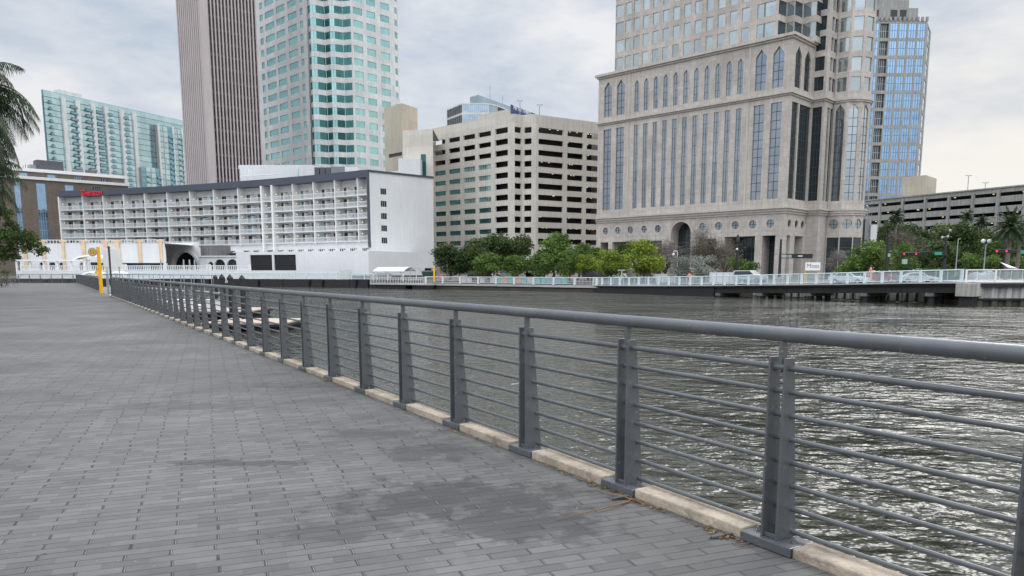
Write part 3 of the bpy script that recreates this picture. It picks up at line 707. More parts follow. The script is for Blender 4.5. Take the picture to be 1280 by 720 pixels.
col_face(I_, e1, 2.7, [(.15, 2.2, 'darkg', 3)])
col_face(J, e2, 4.8, [(1.6, 2.9, 'pale', 1), (3.2, 4.5, 'darkg', 1)])
# round corner bay of 14 facets
NF = 10; pts = [BC + Vector((math.cos(2 * math.pi * (k - .5) / NF + rad(-98)), math.sin(2 * math.pi * (k - .5) / NF + rad(-98)), 0)) * BR for k in range(NF + 1)]
for k in range(NF):
    O, Q = pts[k], pts[k + 1]; U = (Q - O).normalized(); L = (Q - O).length
    if k not in (8, 9, 0, 1, 2, 3): 
        facade(wall, O, U, 0, L, 0, 82, [], 'stone'); continue
    ops = []
    if True:
        ops.append((.45, L - .45, 16.3, 36.0, 'g')); B.win(O, U, .45, 16.3, L - .9, 19.7, 'g', 2, 11, 'pale' if k in (0, 1, 2) else 'slate', 'mull', .2, .09)
        ops.append((.12, L - .12, 0, 8.7, 'r')); B.win(O, U, .12, 0, L - .24, 8.7, 'r', 1, 4, 'darkg', 'mull', .2, .1, 'lobby_glazing')
        ops.append((.35, L - .35, 10.45, 10.45 + L - .7, 'c')); B.win(O, U, .35, 10.45, L - .7, L - .7, 'c', 2, 2, 'pale', 'mull', .2, .1, 'round_window')
        z = 38.6
        while z < 79: ops.append((.4, L - .4, z, z + 2.75, 'r')); B.win(O, U, .4, z, L - .8, 2.75, 'r', 1, 1, 'pale', 'mull', .2, .07); z += 3.95
    facade(wall, O, U, 0, L, 0, 82, ops, 'stone', .2)
# rear walls (unseen, close the block)
back = [K, BC * 1.005, BC * 1.17, LO + e2 * 38, LO]
for a, b in zip(back[1:], back[2:]): facade(wall, a, (b - a), 0, (b - a).length, 0, ZT, [], 'stone')
# cornices: real projecting courses that follow the plan
plan = [LO, A, I_, J, K]
def course(z0, z1, pr, m_='stoneb'):
    trim.use(m_)
    segs = [(LO, A, 0, pr), (A, I_, pr, -pr), (I_, J, -pr, pr), (J, K, pr, 0)]
    for a, b, ea, eb in segs:
        U = (b - a).normalized(); N = U.cross(Z); trim.obox(a, U, N, -abs(ea) if a is LO else (-ea if False else (0 if ea < 0 else -.0)), (b - a).length + (eb if eb > 0 else eb), -.05, pr, z0, z1)
def bay_course(z0, z1, pr):
    trim.use('stoneb'); n = 28
    ring = [BC + Vector((math.cos(2 * math.pi * k / n), math.sin(2 * math.pi * k / n), 0)) * (BR + pr) for k in range(n)]
    trim.prism([(p.x, p.y) for p in ring], z0, z1)
for z0, z1, pr in ((13.3, 13.75, .25), (13.75, 14.25, .55), (14.25, 14.6, .9), (36.4, 36.75, .25), (36.75, 37.25, .6)):
    course(z0, z1, pr); bay_course(z0, z1, pr * .6)
for z0, z1, pr in ((47.2, 47.6, .3), (47.6, 48.15, .7)):
    trim.use('stoneb')
    for a, b, ex in ((LO, A, pr), (A, I_, -.0)):
        U = (b - a).normalized(); N = U.cross(Z); trim.obox(a, U, N, -pr if a is LO else 0, (b - a).length + ex, -.05, pr, z0, z1)
# pilaster strips and octagonal panel joints on the base and frieze
trim.use('stoneb')
Nn = e1.cross(Z)
for u in (9.0, FL - 9.0): trim.obox(LO, e1, Nn, u - .22, u + .22, -.02, .12, ZB, ZT - .8)
def vee(c, zc, r, w=.055):
    """engraved octagon joint lines"""
    p = [LO + e1 * (c + r * math.cos(a)) + Z * (zc + r * math.sin(a)) + Nn * .006 for a in [math.pi / 8 + math.pi / 4 * k for k in range(8)]]
    q = [LO + e1 * (c + (r - w) * math.cos(a)) + Z * (zc + (r - w) * math.sin(a)) + Nn * .006 for a in [math.pi / 8 + math.pi / 4 * k for k in range(8)]]
    for k in range(8): trim.face([p[k], p[(k + 1) % 8], q[(k + 1) % 8], q[k]])
trim.use('stonedark')
for c in circ: vee(c, 11.3, 1.75)
for c in [(a + b) / 2 for a, b in zip(nar, nar[1:])] : 
    pts_ = []
    for k in range(9):
        a = math.pi - math.pi * k / 8; pts_.append((c + 1.1 * math.cos(a), 44.7 + 1.25 * math.sin(a) * 1.0))
    for a, b in zip(pts_, pts_[1:]): trim.face([LO + e1 * a[0] + Z * a[1] + Nn * .006, LO + e1 * b[0] + Z * b[1] + Nn * .006, LO + e1 * b[0] + Z * (b[1] - .05) + Nn * .006, LO + e1 * a[0] + Z * (a[1] - .05) + Nn * .006])
# upper tower, set back, with two serrated corner notches
S0 = LO + e2 * 2.0 + e1 * 3.2
UL = FL - 3.2 - 4.3
zt = 84; ops = []
cols = [FL - s - 3.2 for s in (4.6 + 1.2, 8.1, 11.5, 14.3, 17.1, 19.9, 22.75, 25.5, 28.3, 31.0, 33.7, 36.4, 39.0, 41.4, 43.8)]
z = 49.1
while z < zt - 3:
    for i, c in enumerate(cols):
        w_ = 2.5 if i == 0 else 2.3 if i == 14 else 1.7
        c_ = c - .4 if i == 0 else c
        if c_ - w_ / 2 < .1: c_ = .15 + w_ / 2
        ops.append((c_ - w_ / 2, min(c_ + w_ / 2, UL - .06), z, z + 2.7, 'r')); B.win(S0, e1, c_ - w_ / 2, z, min(c_ + w_ / 2, UL - .06) - c_ + w_ / 2, 2.7, 'r', 1, 1, 'pale', 'mullpale', .16, .06)
    z += 3.95
facade(wall, S0, e1, 0, UL, 47.9, zt, ops, 'stone', .16)
N0 = S0 + e1 * UL; dq = [N0]
step = [e2 * 3.0 + e1 * .3, e1 * 1.8 - e2 * .1, e2 * 3.2 + e1 * .2, e1 * 3.0 - e2 * .2, e2 * 3.2]
for v in step: dq.append(dq[-1] + v)
for i, (a, b) in enumerate(zip(dq, dq[1:])):
    U = (b - a).normalized(); L = (b - a).length; ops = []; z = 49.1
    g_ = 'darkg' if i % 2 == 0 else 'pale'
    while z < zt - 3: ops.append((.05, L - .05, z, z + 2.7, 'r')); B.win(a, U, .05, z, L - .1, 2.7, 'r', 1, 1, g_, 'mullpale', .12, .06); z += 3.95
    facade(wall, a, U, 0, L, 47.9, zt, ops, 'stone', .12)
a, b = LO + e2 * 40 + e1 * 3.2, S0
facade(wall, a, b - a, 0, (b - a).length, 47.9, zt, [], 'stone')
trim.use('stoneb'); trim.face([LO + Z * 48, A + Z * 48, I_ + Z * 48, BC + Z * 48, LO + e2 * 30 + Z * 48])
wall.build('wall', B.root); trim.build('cornice', B.root); B.finish(100)
# ================================================================== hotel (curved balcony front, blank white end wall, podium)
HC = Vector((-240.618, -87.414, 0)); HR = 352.695
TH = [1.2962, 1.2696, 1.2465, 1.2229, 1.1988, 1.1732, 1.1473, 1.1205, 1.0931, 1.0664, 1.0549, 1.0329, 1.0105, .9879, .9642, .9530]
hp = lambda th, r=HR: HC + Vector((math.cos(th) * r, math.sin(th) * r, 0))
H = Bld('hotel', 'white riverside hotel with a curved front of balconies under a dark roof band', 'hotel', hp(TH[-1]))
wall = MB(); ZF = [21.1, 18.2, 15.3, 12.4, 9.5]
Rb = HR + 2.4       # back wall of the balconies lies further from the river
# solid body: back wall of balconies, end wall, roof
EW = V2(43.2); E0 = hp(TH[-1]); E1 = E0 + EW * 20.4
for a, b in zip(TH, TH[1:]):
    pa, pb = hp(a, Rb), hp(b, Rb)
    ops = []; L = (pb - pa).length; U = (pb - pa).normalized()
    facade(wall, pa, U, 0, L, 4.5, 26, [], 'white')
    nwin = 2 if L > 6 else 1
    for zf in ZF:
        bal = thing('balcony', None, None); bpy.data.objects.remove(bal)
        mb = MB(); q0, q1 = hp(a, HR), hp(b, HR); u = (q1 - q0).normalized(); n = u.cross(Z); l = (q1 - q0).length
        mb.use('white'); mb.obox(q0, u, -n, .13, l - .13, -.02, 2.38, zf - .28, zf)
        mb.use('whitep'); mb.obox(q0, u, -n, .13, l - .13, 0, .08, zf + 1.02, zf + 1.12); mb.obox(q0, u, -n, .13, l - .13, 0, .06, zf + .1, zf + .16)
        k = 0.3
        while k < l - .2: mb.obox(q0, u, -n, k, k + .05, .01, .06, zf + .16, zf + 1.02); k += .26
        bal = mb.build('balcony', H.root)
        # dark sliding doors, pale blinds, low dividing wall
        for (f0, f1, g_) in (((.09, .33, 'slate'), (.58, .80, 'slate')) if nwin == 2 else ((.25, .75, 'slate'),)):
            f0 += R_.uniform(-.02, .03); f1 += R_.uniform(-.02, .03)
            mb = MB(); a0 = pa + U * (L * f0); b0 = L * (f1 - f0); nn = U.cross(Z)
            mb.use(R_.choice(('black', 'slot', 'slot', 'black', 'aquadk'))); mb.obox(a0, U, nn, 0, b0 * R_.choice((.6, .8, 1)), .015, .03, zf + .02, zf + 2.3)
            mb.use('spand'); mb.obox(a0, U, nn, -.05, b0 * 1.35, .02, .05, zf + 2.02, zf + 2.32)
            mb.use('mullpale'); mb.obox(a0, U, nn, b0 * .45, b0 * .45 + .07, .03, .05, zf + .02, zf + 1.9)
            mb.build('window', bal)
        for _ in range(R_.choice((0, 1, 1, 2))):
            mb = MB().use(R_.choice(('hvac', 'mull', 'deckwood', 'greymet'))); k_ = R_.uniform(.6, l - 1.2); d_ = R_.uniform(.5, 1.2); mb.obox(q0, u, -n, k_, k_ + .5, d_, d_ + .5, zf + .4, zf + .46); mb.obox(q0, u, -n, k_, k_ + .5, d_ + .44, d_ + .5, zf + .46, zf + .95)
            for cx0 in (0, .44):
                for cy0 in (0, .44): mb.obox(q0, u, -n, k_ + cx0, k_ + cx0 + .06, d_ + cy0, d_ + cy0 + .06, zf, zf + .4)
            mb.build('chair', bal)
        if nwin == 2:
            mb = MB().use('whitep'); mb.obox(pa, U, U.cross(Z), L * .46, L * .46 + .12, .01, 1.9, zf + .01, zf + 2.0); mb.build('divider', bal)
        mb = MB().use('lamp'); c = q0 + u * .42 - n * .9 + Z * (zf + 1.75)
        mb.obox(c, u, -n, -.09, .09, -.05, .05, -.11, .11); mb.build('wall_lamp', bal)
# fins between bays
for i, th in enumerate(TH):
    q = hp(th, HR); u = Vector((math.sin(th), -math.cos(th), 0)); n = Vector((math.cos(th), math.sin(th), 0))
    thick = .26 if i in (9, 10) else .12
    mb = MB().use('whitep'); mb.obox(q, u, n, -thick, thick, -.22 if thick < .2 else -.5, 2.4, 8.9 if thick < .2 else 7.2, 25.25)
    if i == 0: mb.obox(q, u, n, -.25, .05, -.3, 14, 5.3, 25.2)
    mb.build('fin', H.root)
# roof band (dark), roof
mb = MB().use('navy')
for a, b in zip(TH, TH[1:]):
    q0, q1 = hp(a, HR - .35), hp(b, HR - .35); r0, r1 = hp(a, HR + 14), hp(b, HR + 14)
    mb.face([(*q0[:2], 25.2), (*q1[:2], 25.2), (*q1[:2], 27.0), (*q0[:2], 27.0)])
    mb.face([(*q0[:2], 27.0), (*q1[:2], 27.0), (*r1[:2], 27.0), (*r0[:2], 27.0)]); mb.face([(*r0[:2], 25.2), (*r1[:2], 25.2), (*q1[:2], 25.2), (*q0[:2], 25.2)])
q = hp(TH[0], HR - .35); r = hp(TH[0], HR + 14); mb.face([(*r[:2], 25.2), (*q[:2], 25.2), (*q[:2], 27), (*r[:2], 27)])
mb.build('roof_band', H.root)
mb = MB().use('navy'); En = EW.cross(Z)
mb.obox(E0, EW, En, -.4, .0, -.4, .35, 7.6, 27.0); mb.obox(E0, EW, En, 0, 20.6, -.3, .25, 26.5, 26.98); mb.build('corner_trim', H.root)
ew_ops = [(3.5, 5.3, zf + .55, zf + 2.05, 'r') for zf in (20.6, 17.5, 14.4, 11.3, 8.2)] + [(3.6, 5.4, 4.7, 6.1, 'r')]
facade(wall, E0, EW, 0, 20.4, 0, 26.5, ew_ops, 'white', .15)
for o in ew_ops: H.win(E0, EW, o[0], o[2], 1.8, o[3] - o[2], 'r', 3, 1, 'darkg', 'mullpale', .15, .07)
bk_ = E1 + Vector((math.cos(1.0), math.sin(1.0), 0)) * 1
wall.use('white'); r1_ = hp(TH[0], HR + 14); wall.face([E1, r1_, r1_ + Z * 26, E1 + Z * 26])
# corridor floor under the balconies + guest floor windows
for i, (a, b) in enumerate(zip(TH, TH[1:])):
    pa, pb = hp(a, HR + .6), hp(b, HR + .6); L = (pb - pa).length; U = (pb - pa).normalized()
    if i >= 7:
        k = 0
        while k < L - 3:
            mb = MB(); nn = U.cross(Z); mb.use('darkg'); mb.obox(pa, U, nn, k + .6, k + 2.1, .015, .04, 6.0, 7.5); mb.use('spand'); mb.obox(pa, U, nn, k + .5, k + 2.8, .02, .06, 7.2, 7.5)
            mb.use('whitep'); mb.obox(pa, U, nn, k + 2.15, k + 2.8, .02, .05, 6.0, 7.2)
            mb.build('window', H.root); k += 3.9
        facade(wall, pa, U, 0, L, 4.5, 9.3, [], 'white')
    else: facade(wall, pa, U, 0, L, 4.5, 9.3, [], 'white')
wall.build('wall', H.root)
# podium right: white wall with two dark screens, rising to the terrace rail
PD0 = at(296, 340, 196); PD1 = at(461, 340, 183.5); PD2 = at(543, 340, 206); PD0.z = PD1.z = PD2.z = 0
mb = MB(); U = (PD1 - PD0).normalized(); L = (PD1 - PD0).length
s1 = [along(PD0, U, x, 3) for x in (313, 340.3, 342.7, 370, 376.2, 389, 395, 406)]
pops = [(s1[0], s1[1], .9, 5.6, 'r', .5), (s1[2], s1[3], .9, 5.6, 'r', .5), (s1[4], s1[5], .55, 1.15, 'r', .4), (s1[6], s1[7], .55, 1.15, 'r', .4)]
facade(mb, PD0, U, 0, L, -.1, 6.35, pops, 'white', .5)
for o in pops[:2]: H.win(PD0, U, o[0], o[2], o[1] - o[0], o[3] - o[2], 'r', 12, 2, 'black', 'pole', .3, .1, 'louvre_screen')
for o in pops[2:]: H.win(PD0, U, o[0], o[2], o[1] - o[0], o[3] - o[2], 'r', 3, 1, 'black', 'pole', .3, .1, 'vent')
U2 = (PD2 - PD1).normalized(); L2 = (PD2 - PD1).length
dd = [along(PD1, U2, x, 2) for x in (531, 541)]
mb.use('white'); facade(mb, PD1, U2, 0, L2, -.1, 6.35, [(dd[0], dd[1] - .05, .0, 2.4, 'r', .6)], 'white', .5)
H.win(PD1, U2, dd[0], .0, dd[1] - dd[0] - .05, 2.4, 'r', 2, 1, 'black', 'pole', .5, .1, 'service_door')
mb.use('white'); mb.face([PD0 + Z * 6.3, PD1 + Z * 6.3, PD2 + Z * 6.3, hp(.99) + Z * 6.3 + Vector((6, 6, 0)), hp(TH[7]) + Z * 6.3])
mb.build('podium_wall', H.root)
mb = MB().use('navyblue'); n1_ = U.cross(Z); n2_ = U2.cross(Z); mb.obox(PD0, U, n1_, L * .80, L + .1, .0, .06, -.1, .55); mb.obox(PD1, U2, n2_, 0, L2 - .3, .0, .06, -.1, .55); mb.build('base_stripe', H.root)
mb = MB().use('whitep'); 
s2 = along(PD0, U, 344, 6)
for k in range(int((L - s2) / .55)): mb.obox(PD0, U, n1_, s2 + k * .55, s2 + k * .55 + .09, -.1, -.02, 6.35, 7.35)
mb.obox(PD0, U, n1_, s2, L, -.12, 0, 7.35, 7.47); mb.build('terrace_rail', H.root)
# arcade pavilion left of the screens: three arches
AR0 = at(250, 340, 199); AR1 = at(311, 340, 195.5); AR0.z = AR1.z = 0; U = (AR1 - AR0).normalized(); L = (AR1 - AR0).length
aops = []
for x0, x1, zt in ((260.5, 266.5, 4.1), (268.0, 281.5, 4.6), (283.5, 297.5, 4.6)): 
    a, b = along(AR0, U, x0, 3), along(AR0, U, x1, 3); aops.append((a, b, .9, min(zt, .9 + (b - a) / 2 + 2.4), 'a', .6))
a, b = along(AR0, U, 302.5, 3), along(AR0, U, 310, 3); aops.append((a, b, 1.2, 3.2, 'r', .3))
mb = MB(); facade(mb, AR0, U, 0, L, -.1, 5.2, aops, 'white', .6)
for o in aops: H.win(AR0, U, o[0], o[2], o[1] - o[0], o[3] - o[2], o[4], 2, 2, 'darkg', 'mull', .6, .1, 'arched_window' if o[4] == 'a' else 'window')
mb.use('white'); mb.obox(AR0, U, U.cross(Z), -.4, L + .3, -12, .35, 5.2, 5.5); mb.build('arcade_wall', H.root)
# big half-round entrance
BG0 = at(209, 340, 205); BG1 = at(251, 340, 202); BG0.z = BG1.z = 0; U = (BG1 - BG0).normalized(); L = (BG1 - BG0).length
a, b = along(BG0, U, 215, 3), along(BG0, U, 247, 3); r = (b - a) / 2
mb = MB(); facade(mb, BG0, U, 0, L, -.1, 9.0, [(a, b, .2, .2 + r + 2.3, 'a', 1.6)], 'white', 1.6)
H.win(BG0, U, a, .2, b - a, r + 2.3, 'a', 4, 2, 'black', 'pole', 1.5, .1, 'arched_doorway')
n_ = U.cross(Z); ring = []
for k in range(25):
    t_ = math.pi * k / 24; ring.append((math.cos(t_), math.sin(t_)))
for (c0_, s0_), (c1_, s1_) in zip(ring, ring[1:]):
    P = lambda rr, c, s, nn: BG0 + U * ((a + b) / 2 + rr * c) + Z * (2.5 + rr * s) + n_ * nn
    mb.hexa([P(r + .05, c0_, s0_, 0), P(r + .75, c0_, s0_, 0), P(r + .75, c1_, s1_, 0), P(r + .05, c1_, s1_, 0), P(r + .05, c0_, s0_, .25), P(r + .75, c0_, s0_, .25), P(r + .75, c1_, s1_, .25), P(r + .05, c1_, s1_, .25)])
mb.build('entrance_wall', H.root)
mb = MB().use('greyconcdk'); mb.obox(BG1, U, U.cross(Z), 0, 5, -6, -.4, 0, 8.2); mb.build('recess_shade_block', H.root)  # solid dark block stands in for a shaded recess beside the arch
# rooftop plant on the hotel
def roof_box(x0, x1, Y0, dep, z0, z1, m_, nm):
    a_, b_ = at(x0, 215, Y0), at(x1, 215, Y0); mb = MB().use(m_); mb.box((a_.x, Y0, z0), (b_.x, Y0 + dep, z1)); return mb.build(nm, H.root, bevel=.05)
roof_box(300, 373, 226, 12, 26.8, 31.6, 'white', 'penthouse'); roof_box(298, 391, 229, 9, 30.9, 31.9, 'white', 'penthouse_roof')
roof_box(373.5, 392, 223, 9, 26.8, 31.2, 'white', 'penthouse'); 
for k, (x0, x1) in enumerate(((393, 399), (400, 406), (407, 413), (413.5, 430))): roof_box(x0, x1, 214, 3, 26.9, 29.4 + .2 * (k == 3), 'hvac' if k == 3 else 'darkroof', 'roof_unit')
roof_box(431, 447, 210, 3, 26.9, 28.9, 'white', 'roof_unit')
roof_box(489, 498, 219, 4, 25.9, 29.0, 'white', 'roof_hut'); roof_box(498, 525.5, 220, 7, 25.9, 32.6, 'white', 'roof_hut'); 
mb = MB().use('whitep')
for x in (306, 311, 313.5): q = at(x, 215, 222); mb.tube([(q.x, 222, 27), (q.x, 222, 30)], .12, 6)
mb.tube([at(300, 220.5, 222), at(348, 217.5, 222)], .12, 6); mb.build('roof_pipes', H.root)
# rooftop sign
th_ = sum(TH[1:3]) / 2 - .001; q = hp(th_, HR - .62); u = Vector((math.sin(th_), -math.cos(th_), 0))
text_mesh('Sheraton', 2.55, 'sign_letters', 'red', H.root, (q.x, q.y, 25.95), u, extrude=.12, stretch=.92, bold=.03)
H.finish()
# podium left: white terrace building with apricot pilasters
T0 = at(26, 340, 188); T1 = at(208, 340, 186); T0.z = T1.z = 0; U = (T1 - T0).normalized(); L = (T1 - T0).length; n_ = U.cross(Z)
tb = Bld('terrace_building', 'low white terrace building with apricot pilasters in front of the hotel', 'building', T0)
px = lambda x, z=4: along(T0, U, x, z)
ops = []
for x0, x1, zt, sh in ((49, 53.5, 3.7, 'a'), (61, 68.5, 3.7, 'r'), (73.5, 79, 3.7, 'a'), (99, 105, 3.7, 'a'), (111.5, 122, 3.7, 'r')): ops.append((px(x0), px(x1), 1.0, zt, sh, .5))
ops.append((px(152.5), px(204), 1.0, 3.55, 'r', 2.0)); ops.append((px(125), px(134.5), 1.0, 3.55, 'r', 1.0))
mb = MB(); facade(mb, T0, U, 0, L, -.3, 8.2, ops, 'white', .5)
mb.use('white'); mb.face([T0 + Z * 8.2, T1 + Z * 8.2, T1 + Z * 8.2 + Vector((0, 25, 0)), T0 + Z * 8.2 + Vector((0, 25, 0))]); mb.face([T0, T0 + Z * 8.2, T0 + Vector((-3, 25, 8.2)), T0 + Vector((-3, 25, 0))])
mb.build('wall', tb.root)
for o in ops: tb.win(T0, U, o[0], o[2], o[1] - o[0], o[3] - o[2], o[4], max(2, int((o[1] - o[0]) / 1.2)), 1, 'darkg', 'mull', o[5], .08)
for x0, x1 in ((31, 35.5), (54, 58), (79, 82.5), (104, 108.5), (131, 136), (145.5, 151.5), (174, 178), (200.5, 204)):
    mb = MB().use('orange'); a, b = px(x0), px(x1); mb.obox(T0, U, n_, a, b, -.1, .3, 3.6 if x0 > 150 else .6, 8.6); mb.obox(T0, U, n_, a - .5, b + .5, -.1, .34, 8.55, 8.85); mb.build('pilaster', tb.root)
mb = MB().use('whitep'); mb.obox(T0, U, n_, 0, L, .02, .18, 8.9, 9.05)
k = 0
while k < L: mb.obox(T0, U, n_, k, k + .1, .05, .15, 8.2, 8.9); k += .8
mb.build('roof_rail', tb.root)
# red/blue furniture colours in the open bar
for x, m_ in ((158, 'bluetarp'), (163, 'bluetarp'), (175, 'teal'), (179.5, 'teal'), (202, 'bluetarp')):
    mb = MB().use(m_); a = px(x); mb.obox(T0, U, n_, a, a + .8, -1.6, -1.4, 1, 3.1); mb.build('bar_panel', tb.root)
tb.finish()
# pergola and balustraded quay in front of it
pg0 = at(28, 340, 182); pg1 = at(112, 340, 182); pr_ = thing('pergola', 'long white pergola roof on slim posts beside the terrace building', 'pergola', (pg0.x, 182, 0))
mb = MB().use('whitep'); mb.box((pg0.x, 179.5, 3.9), (pg1.x, 183, 4.25)); mb.build('roof', pr_)
for k in range(6):
    x = pg0.x + (pg1.x - pg0.x) * k / 5; mb = MB().use('whitep'); mb.box((x - .2, 180, -.1), (x + .2, 180.4, 3.9)); mb.build('post', pr_)
def tent(lab, x0, x1, Y, z0, z1, dep=4):
    a, b = at(x0, 340, Y), at(x1, 340, Y); r = thing('canopy', lab, 'canopy', (a.x, Y, 0))
    mb = MB().use('canvas'); w_ = b.x - a.x; n = 10
    for i in range(n):
        f0, f1 = i / n, (i + 1) / n; h = lambda f: z0 + (z1 - z0) * math.sin(math.pi * f) ** .7
        mb.idx([(a.x + w_ * f0, Y, h(f0)), (a.x + w_ * f1, Y, h(f1)), (a.x + w_ * f1, Y + dep, h(f1)), (a.x + w_ * f0, Y + dep, h(f0)), (a.x + w_ * f0, Y, h(f0) - .35), (a.x + w_ * f1, Y, h(f1) - .35)], [(0, 1, 2, 3), (4, 5, 1, 0)], True)
    mb.build('roof', r)
    for x in (a.x + .1, b.x - .1, (a.x + b.x) / 2):
        for y in (Y + .1, Y + dep - .1):
            mb = MB().use('whitep'); mb.tube([(x, y, -.2), (x, y, z0)], .07, 6); mb.build('pole', r)
    return r
tent('white peaked canopy over the terrace behind the yellow marker post', 90, 137, 180, 4.1, 5.3)
# ================================================================== brown brick office slab behind the hotel
C0 = at(160, 230, 310); C0.z = 0
U = V2(43.5); bw = along(C0, -U, 16, 20); O = C0 - U * (bw + 12); L = bw + 12
zl = at(159, 232.5, 309).z; zh = at(160, 222.5, 310).z
BB = Bld('brick_office', 'brown brick office block with vertical blue glass strips and white roof lines', 'office building', O)
mb = MB(); ops = []; px = lambda x, z=20: L - along(C0, -U, x, z)
for x0, x1 in ((21.5, 29), (49, 60.5), (85, 95.5), (119, 129)): ops.append((px(x0), px(x1), 3, zl - 1.2, 'r'))
facade(mb, O, U, 0, L, 0, zl, ops, 'brick', .2)
for o in ops: BB.win(O, U, o[0], o[2], o[1] - o[0], o[3] - o[2], 'r', 4, 9, 'blue', 'mullpale', .2, .08, 'glass_strip')
O2 = O - U.cross(Z) * 4; ops = []
for x0, x1 in ((27.5, 38), (63, 73.5), (97, 107), (130.5, 139)): ops.append((px(x0, 36), px(x1, 36), zl + .6, zh - .6, 'r'))
facade(mb, O2, U, 0, L, zl, zh, ops, 'brick', .2)
for o in ops: BB.win(O2, U, o[0], o[2], o[1] - o[0], zh - zl - 1.2, 'r', 4, 1, 'blue', 'mullpale', .2, .1)
mb.use('brick'); Q = O + U * L; Q3_ = Q - U.cross(Z) * 22; mb.face([Q, Q3_, Q3_ + Z * zl, Q + Z * zl]); mb.face([O2 + Z * (zh - .1), O2 + U * L + Z * (zh - .1), O2 + U * L - U.cross(Z) * 16 + Z * (zh - .1), O2 - U.cross(Z) * 16 + Z * (zh - .1)]); mb.face([O + Z * (zl - .05), O + U * L + Z * (zl - .05), O2 + U * L + Z * (zl - .05), O2 + Z * (zl - .05)])
mb.build('wall', BB.root)
nb = U.cross(Z); mb = MB().use('whitep'); mb.obox(O, U, nb, 0, L + .3, -4.1, .6, zl, zl + 1.0); mb.obox(O2, U, nb, 0, L + .8, -16, .9, zh, zh + 1.1); mb.build('cornice', BB.root)
def rbox(bl, O, U, u0, u1, v0, v1, z0, z1, m_, nm='roof_unit'):
    mb = MB().use(m_); mb.obox(O, U, U.cross(Z), u0, u1, v0, v1, z0, z1); return mb.build(nm, bl.root)
rbox(BB, O2, U, px(54, 36), px(88, 36), -9, -4, zh + 1, zh + 5, 'darkroof', 'penthouse'); rbox(BB, O2, U, px(46, 36), px(54, 36), -9, -5, zh + 1, zh + 3.2, 'greyconc'); rbox(BB, O2, U, px(100, 36), px(113, 36), -6, -4, zh + 1, zh + 2.6, 'hvac'); rbox(BB, O2, U, px(117, 36), px(130, 36), -6, -4, zh + 1, zh + 2.8, 'brick')
rbox(BB, O2, U, px(132, 36), px(150, 36), -5, -4, zh + 1, zh + 1.7, 'bluetarp', 'blue_roof_sheet')
for k in range(9):
    x = 26 + k * 3.1; mb = MB().use('mull'); a = O2 + U * px(x, 35) - U.cross(Z) * 6; mb.tube([a + Z * zh, a + Z * (zh + 2 + .6 * (k % 3))], .1, 5); mb.build('roof_mast', BB.root)
BB.finish()
# ================================================================== aqua glass condominium
C0 = at(55, 140, 400); C0.z = 0; C1 = at(250, 160, 492); C1.z = 0; U = (C1 - C0).normalized(); L = (C1 - C0).length; N = U.cross(Z)
CB = Bld('condominium_tower', 'long aqua glass apartment tower with pale ribs and stacks of dark balconies', 'apartment tower', C0)
px = lambda x, z=70: along(C0, U, x, z)
mb = MB(); FH = 3.05
secs = [(55.5, 58, 93, None), (58, 68.5, 91, None)] + [(a, b, 88.5, None) for a, b in ((68.5, 82), (82, 101), (101, 118.5), (118.5, 135), (135, 154), (154, 169.5), (169.5, 180))]
ribs = [82, 99.5, 118.8, 134.8, 154.3, 169.7]
mb.use('aqua')
for x0, x1, zt, _ in secs:
    a, b = px(x0), px(x1); off = -.0 if x0 > 60 else .0
    for k in range(int(zt / FH)):
        nseg = max(1, int((b - a) / 3.2))
        for j in range(nseg):
            u0, u1 = a + (b - a) * j / nseg, a + (b - a) * (j + 1) / nseg
            P = lambda u, z: C0 + U * u + Z * z + N * (.25 * math.sin(u * .5))
            mb.face([P(u0, k * FH), P(u1, k * FH), P(u1, (k + 1) * FH - .25), P(u0, (k + 1) * FH - .25)])
mb.build('glass_wall', CB.root)
mb = MB().use('aquadk')
for x0, x1, zt, _ in secs:
    a, b = px(x0), px(x1)
    mb.obox(C0, U, -N, a, b, .4, 1.3, 0, int(zt / FH) * FH)
mb.build('core', CB.root)
for x in ribs: mb = MB().use('teals'); a = px(x); mb.obox(C0, U, N, a - 1.1, a + 1.1, -.5, 1.0, 0, 89.8); mb.build('rib', CB.root)
mb = MB().use('teals'); a = px(54.5); mb.obox(C0, U, N, a, a + 2.2, -4, .8, 0, 94); mb.idx([C0 + U * a + N * .8 + Z * 94, C0 + U * (a + 2.2) + N * .8 + Z * 94, C0 + U * (a - .6) + N * .8 + Z * 101, C0 + U * a - N * 4 + Z * 94, C0 + U * (a + 2.2) - N * 4 + Z * 94, C0 + U * (a - .6) - N * 4 + Z * 101], [(0, 1, 2), (5, 4, 3), (1, 4, 5, 2), (0, 2, 5, 3)])
mb.build('rib', CB.root)
mb = MB().use('teals'); mb.obox(C0, U, N, a + 2.3, a + 9, -4, .6, 92, 95.5); mb.build('crown_band', CB.root)
mb = MB().use('teals'); mb.obox(C0, U, -N, px(80), px(108), 1, 5, 87.5, 93.5); mb.build('penthouse', CB.root)
for x in (98, 147): mb = MB().use('hvac'); mb.obox(C0, U, -N, px(x), px(x) + 4, 2, 4, 88, 91.5); mb.build('roof_unit', CB.root)
nb = 0; rest = MB()
for x0, x1_ in ((63.5, 66.5), (90.5, 98.5), (109.5, 117.5), (122.5, 130.5), (135.5, 142.5), (155, 162)):
    for k in range(3, 29):
        a = px(x0); w_ = px(x1_) - a; z = k * FH
        tgt = MB() if nb < 99 and k > 12 else rest
        tgt.use('hvac'); tgt.obox(C0, U, N, a, a + w_, .3, 1.2, z - .25, z); tgt.use('aquadk'); tgt.obox(C0, U, N, a, a + w_, 1.1, 1.2, z, z + .9); tgt.use('mull'); tgt.obox(C0, U, N, a, a + w_, .27, .33, z + .9, z + 1.35)
        if tgt is not rest: tgt.build('balcony', CB.root); nb += 1
tag(rest.build('balcony', CB.root), kind='stuff')
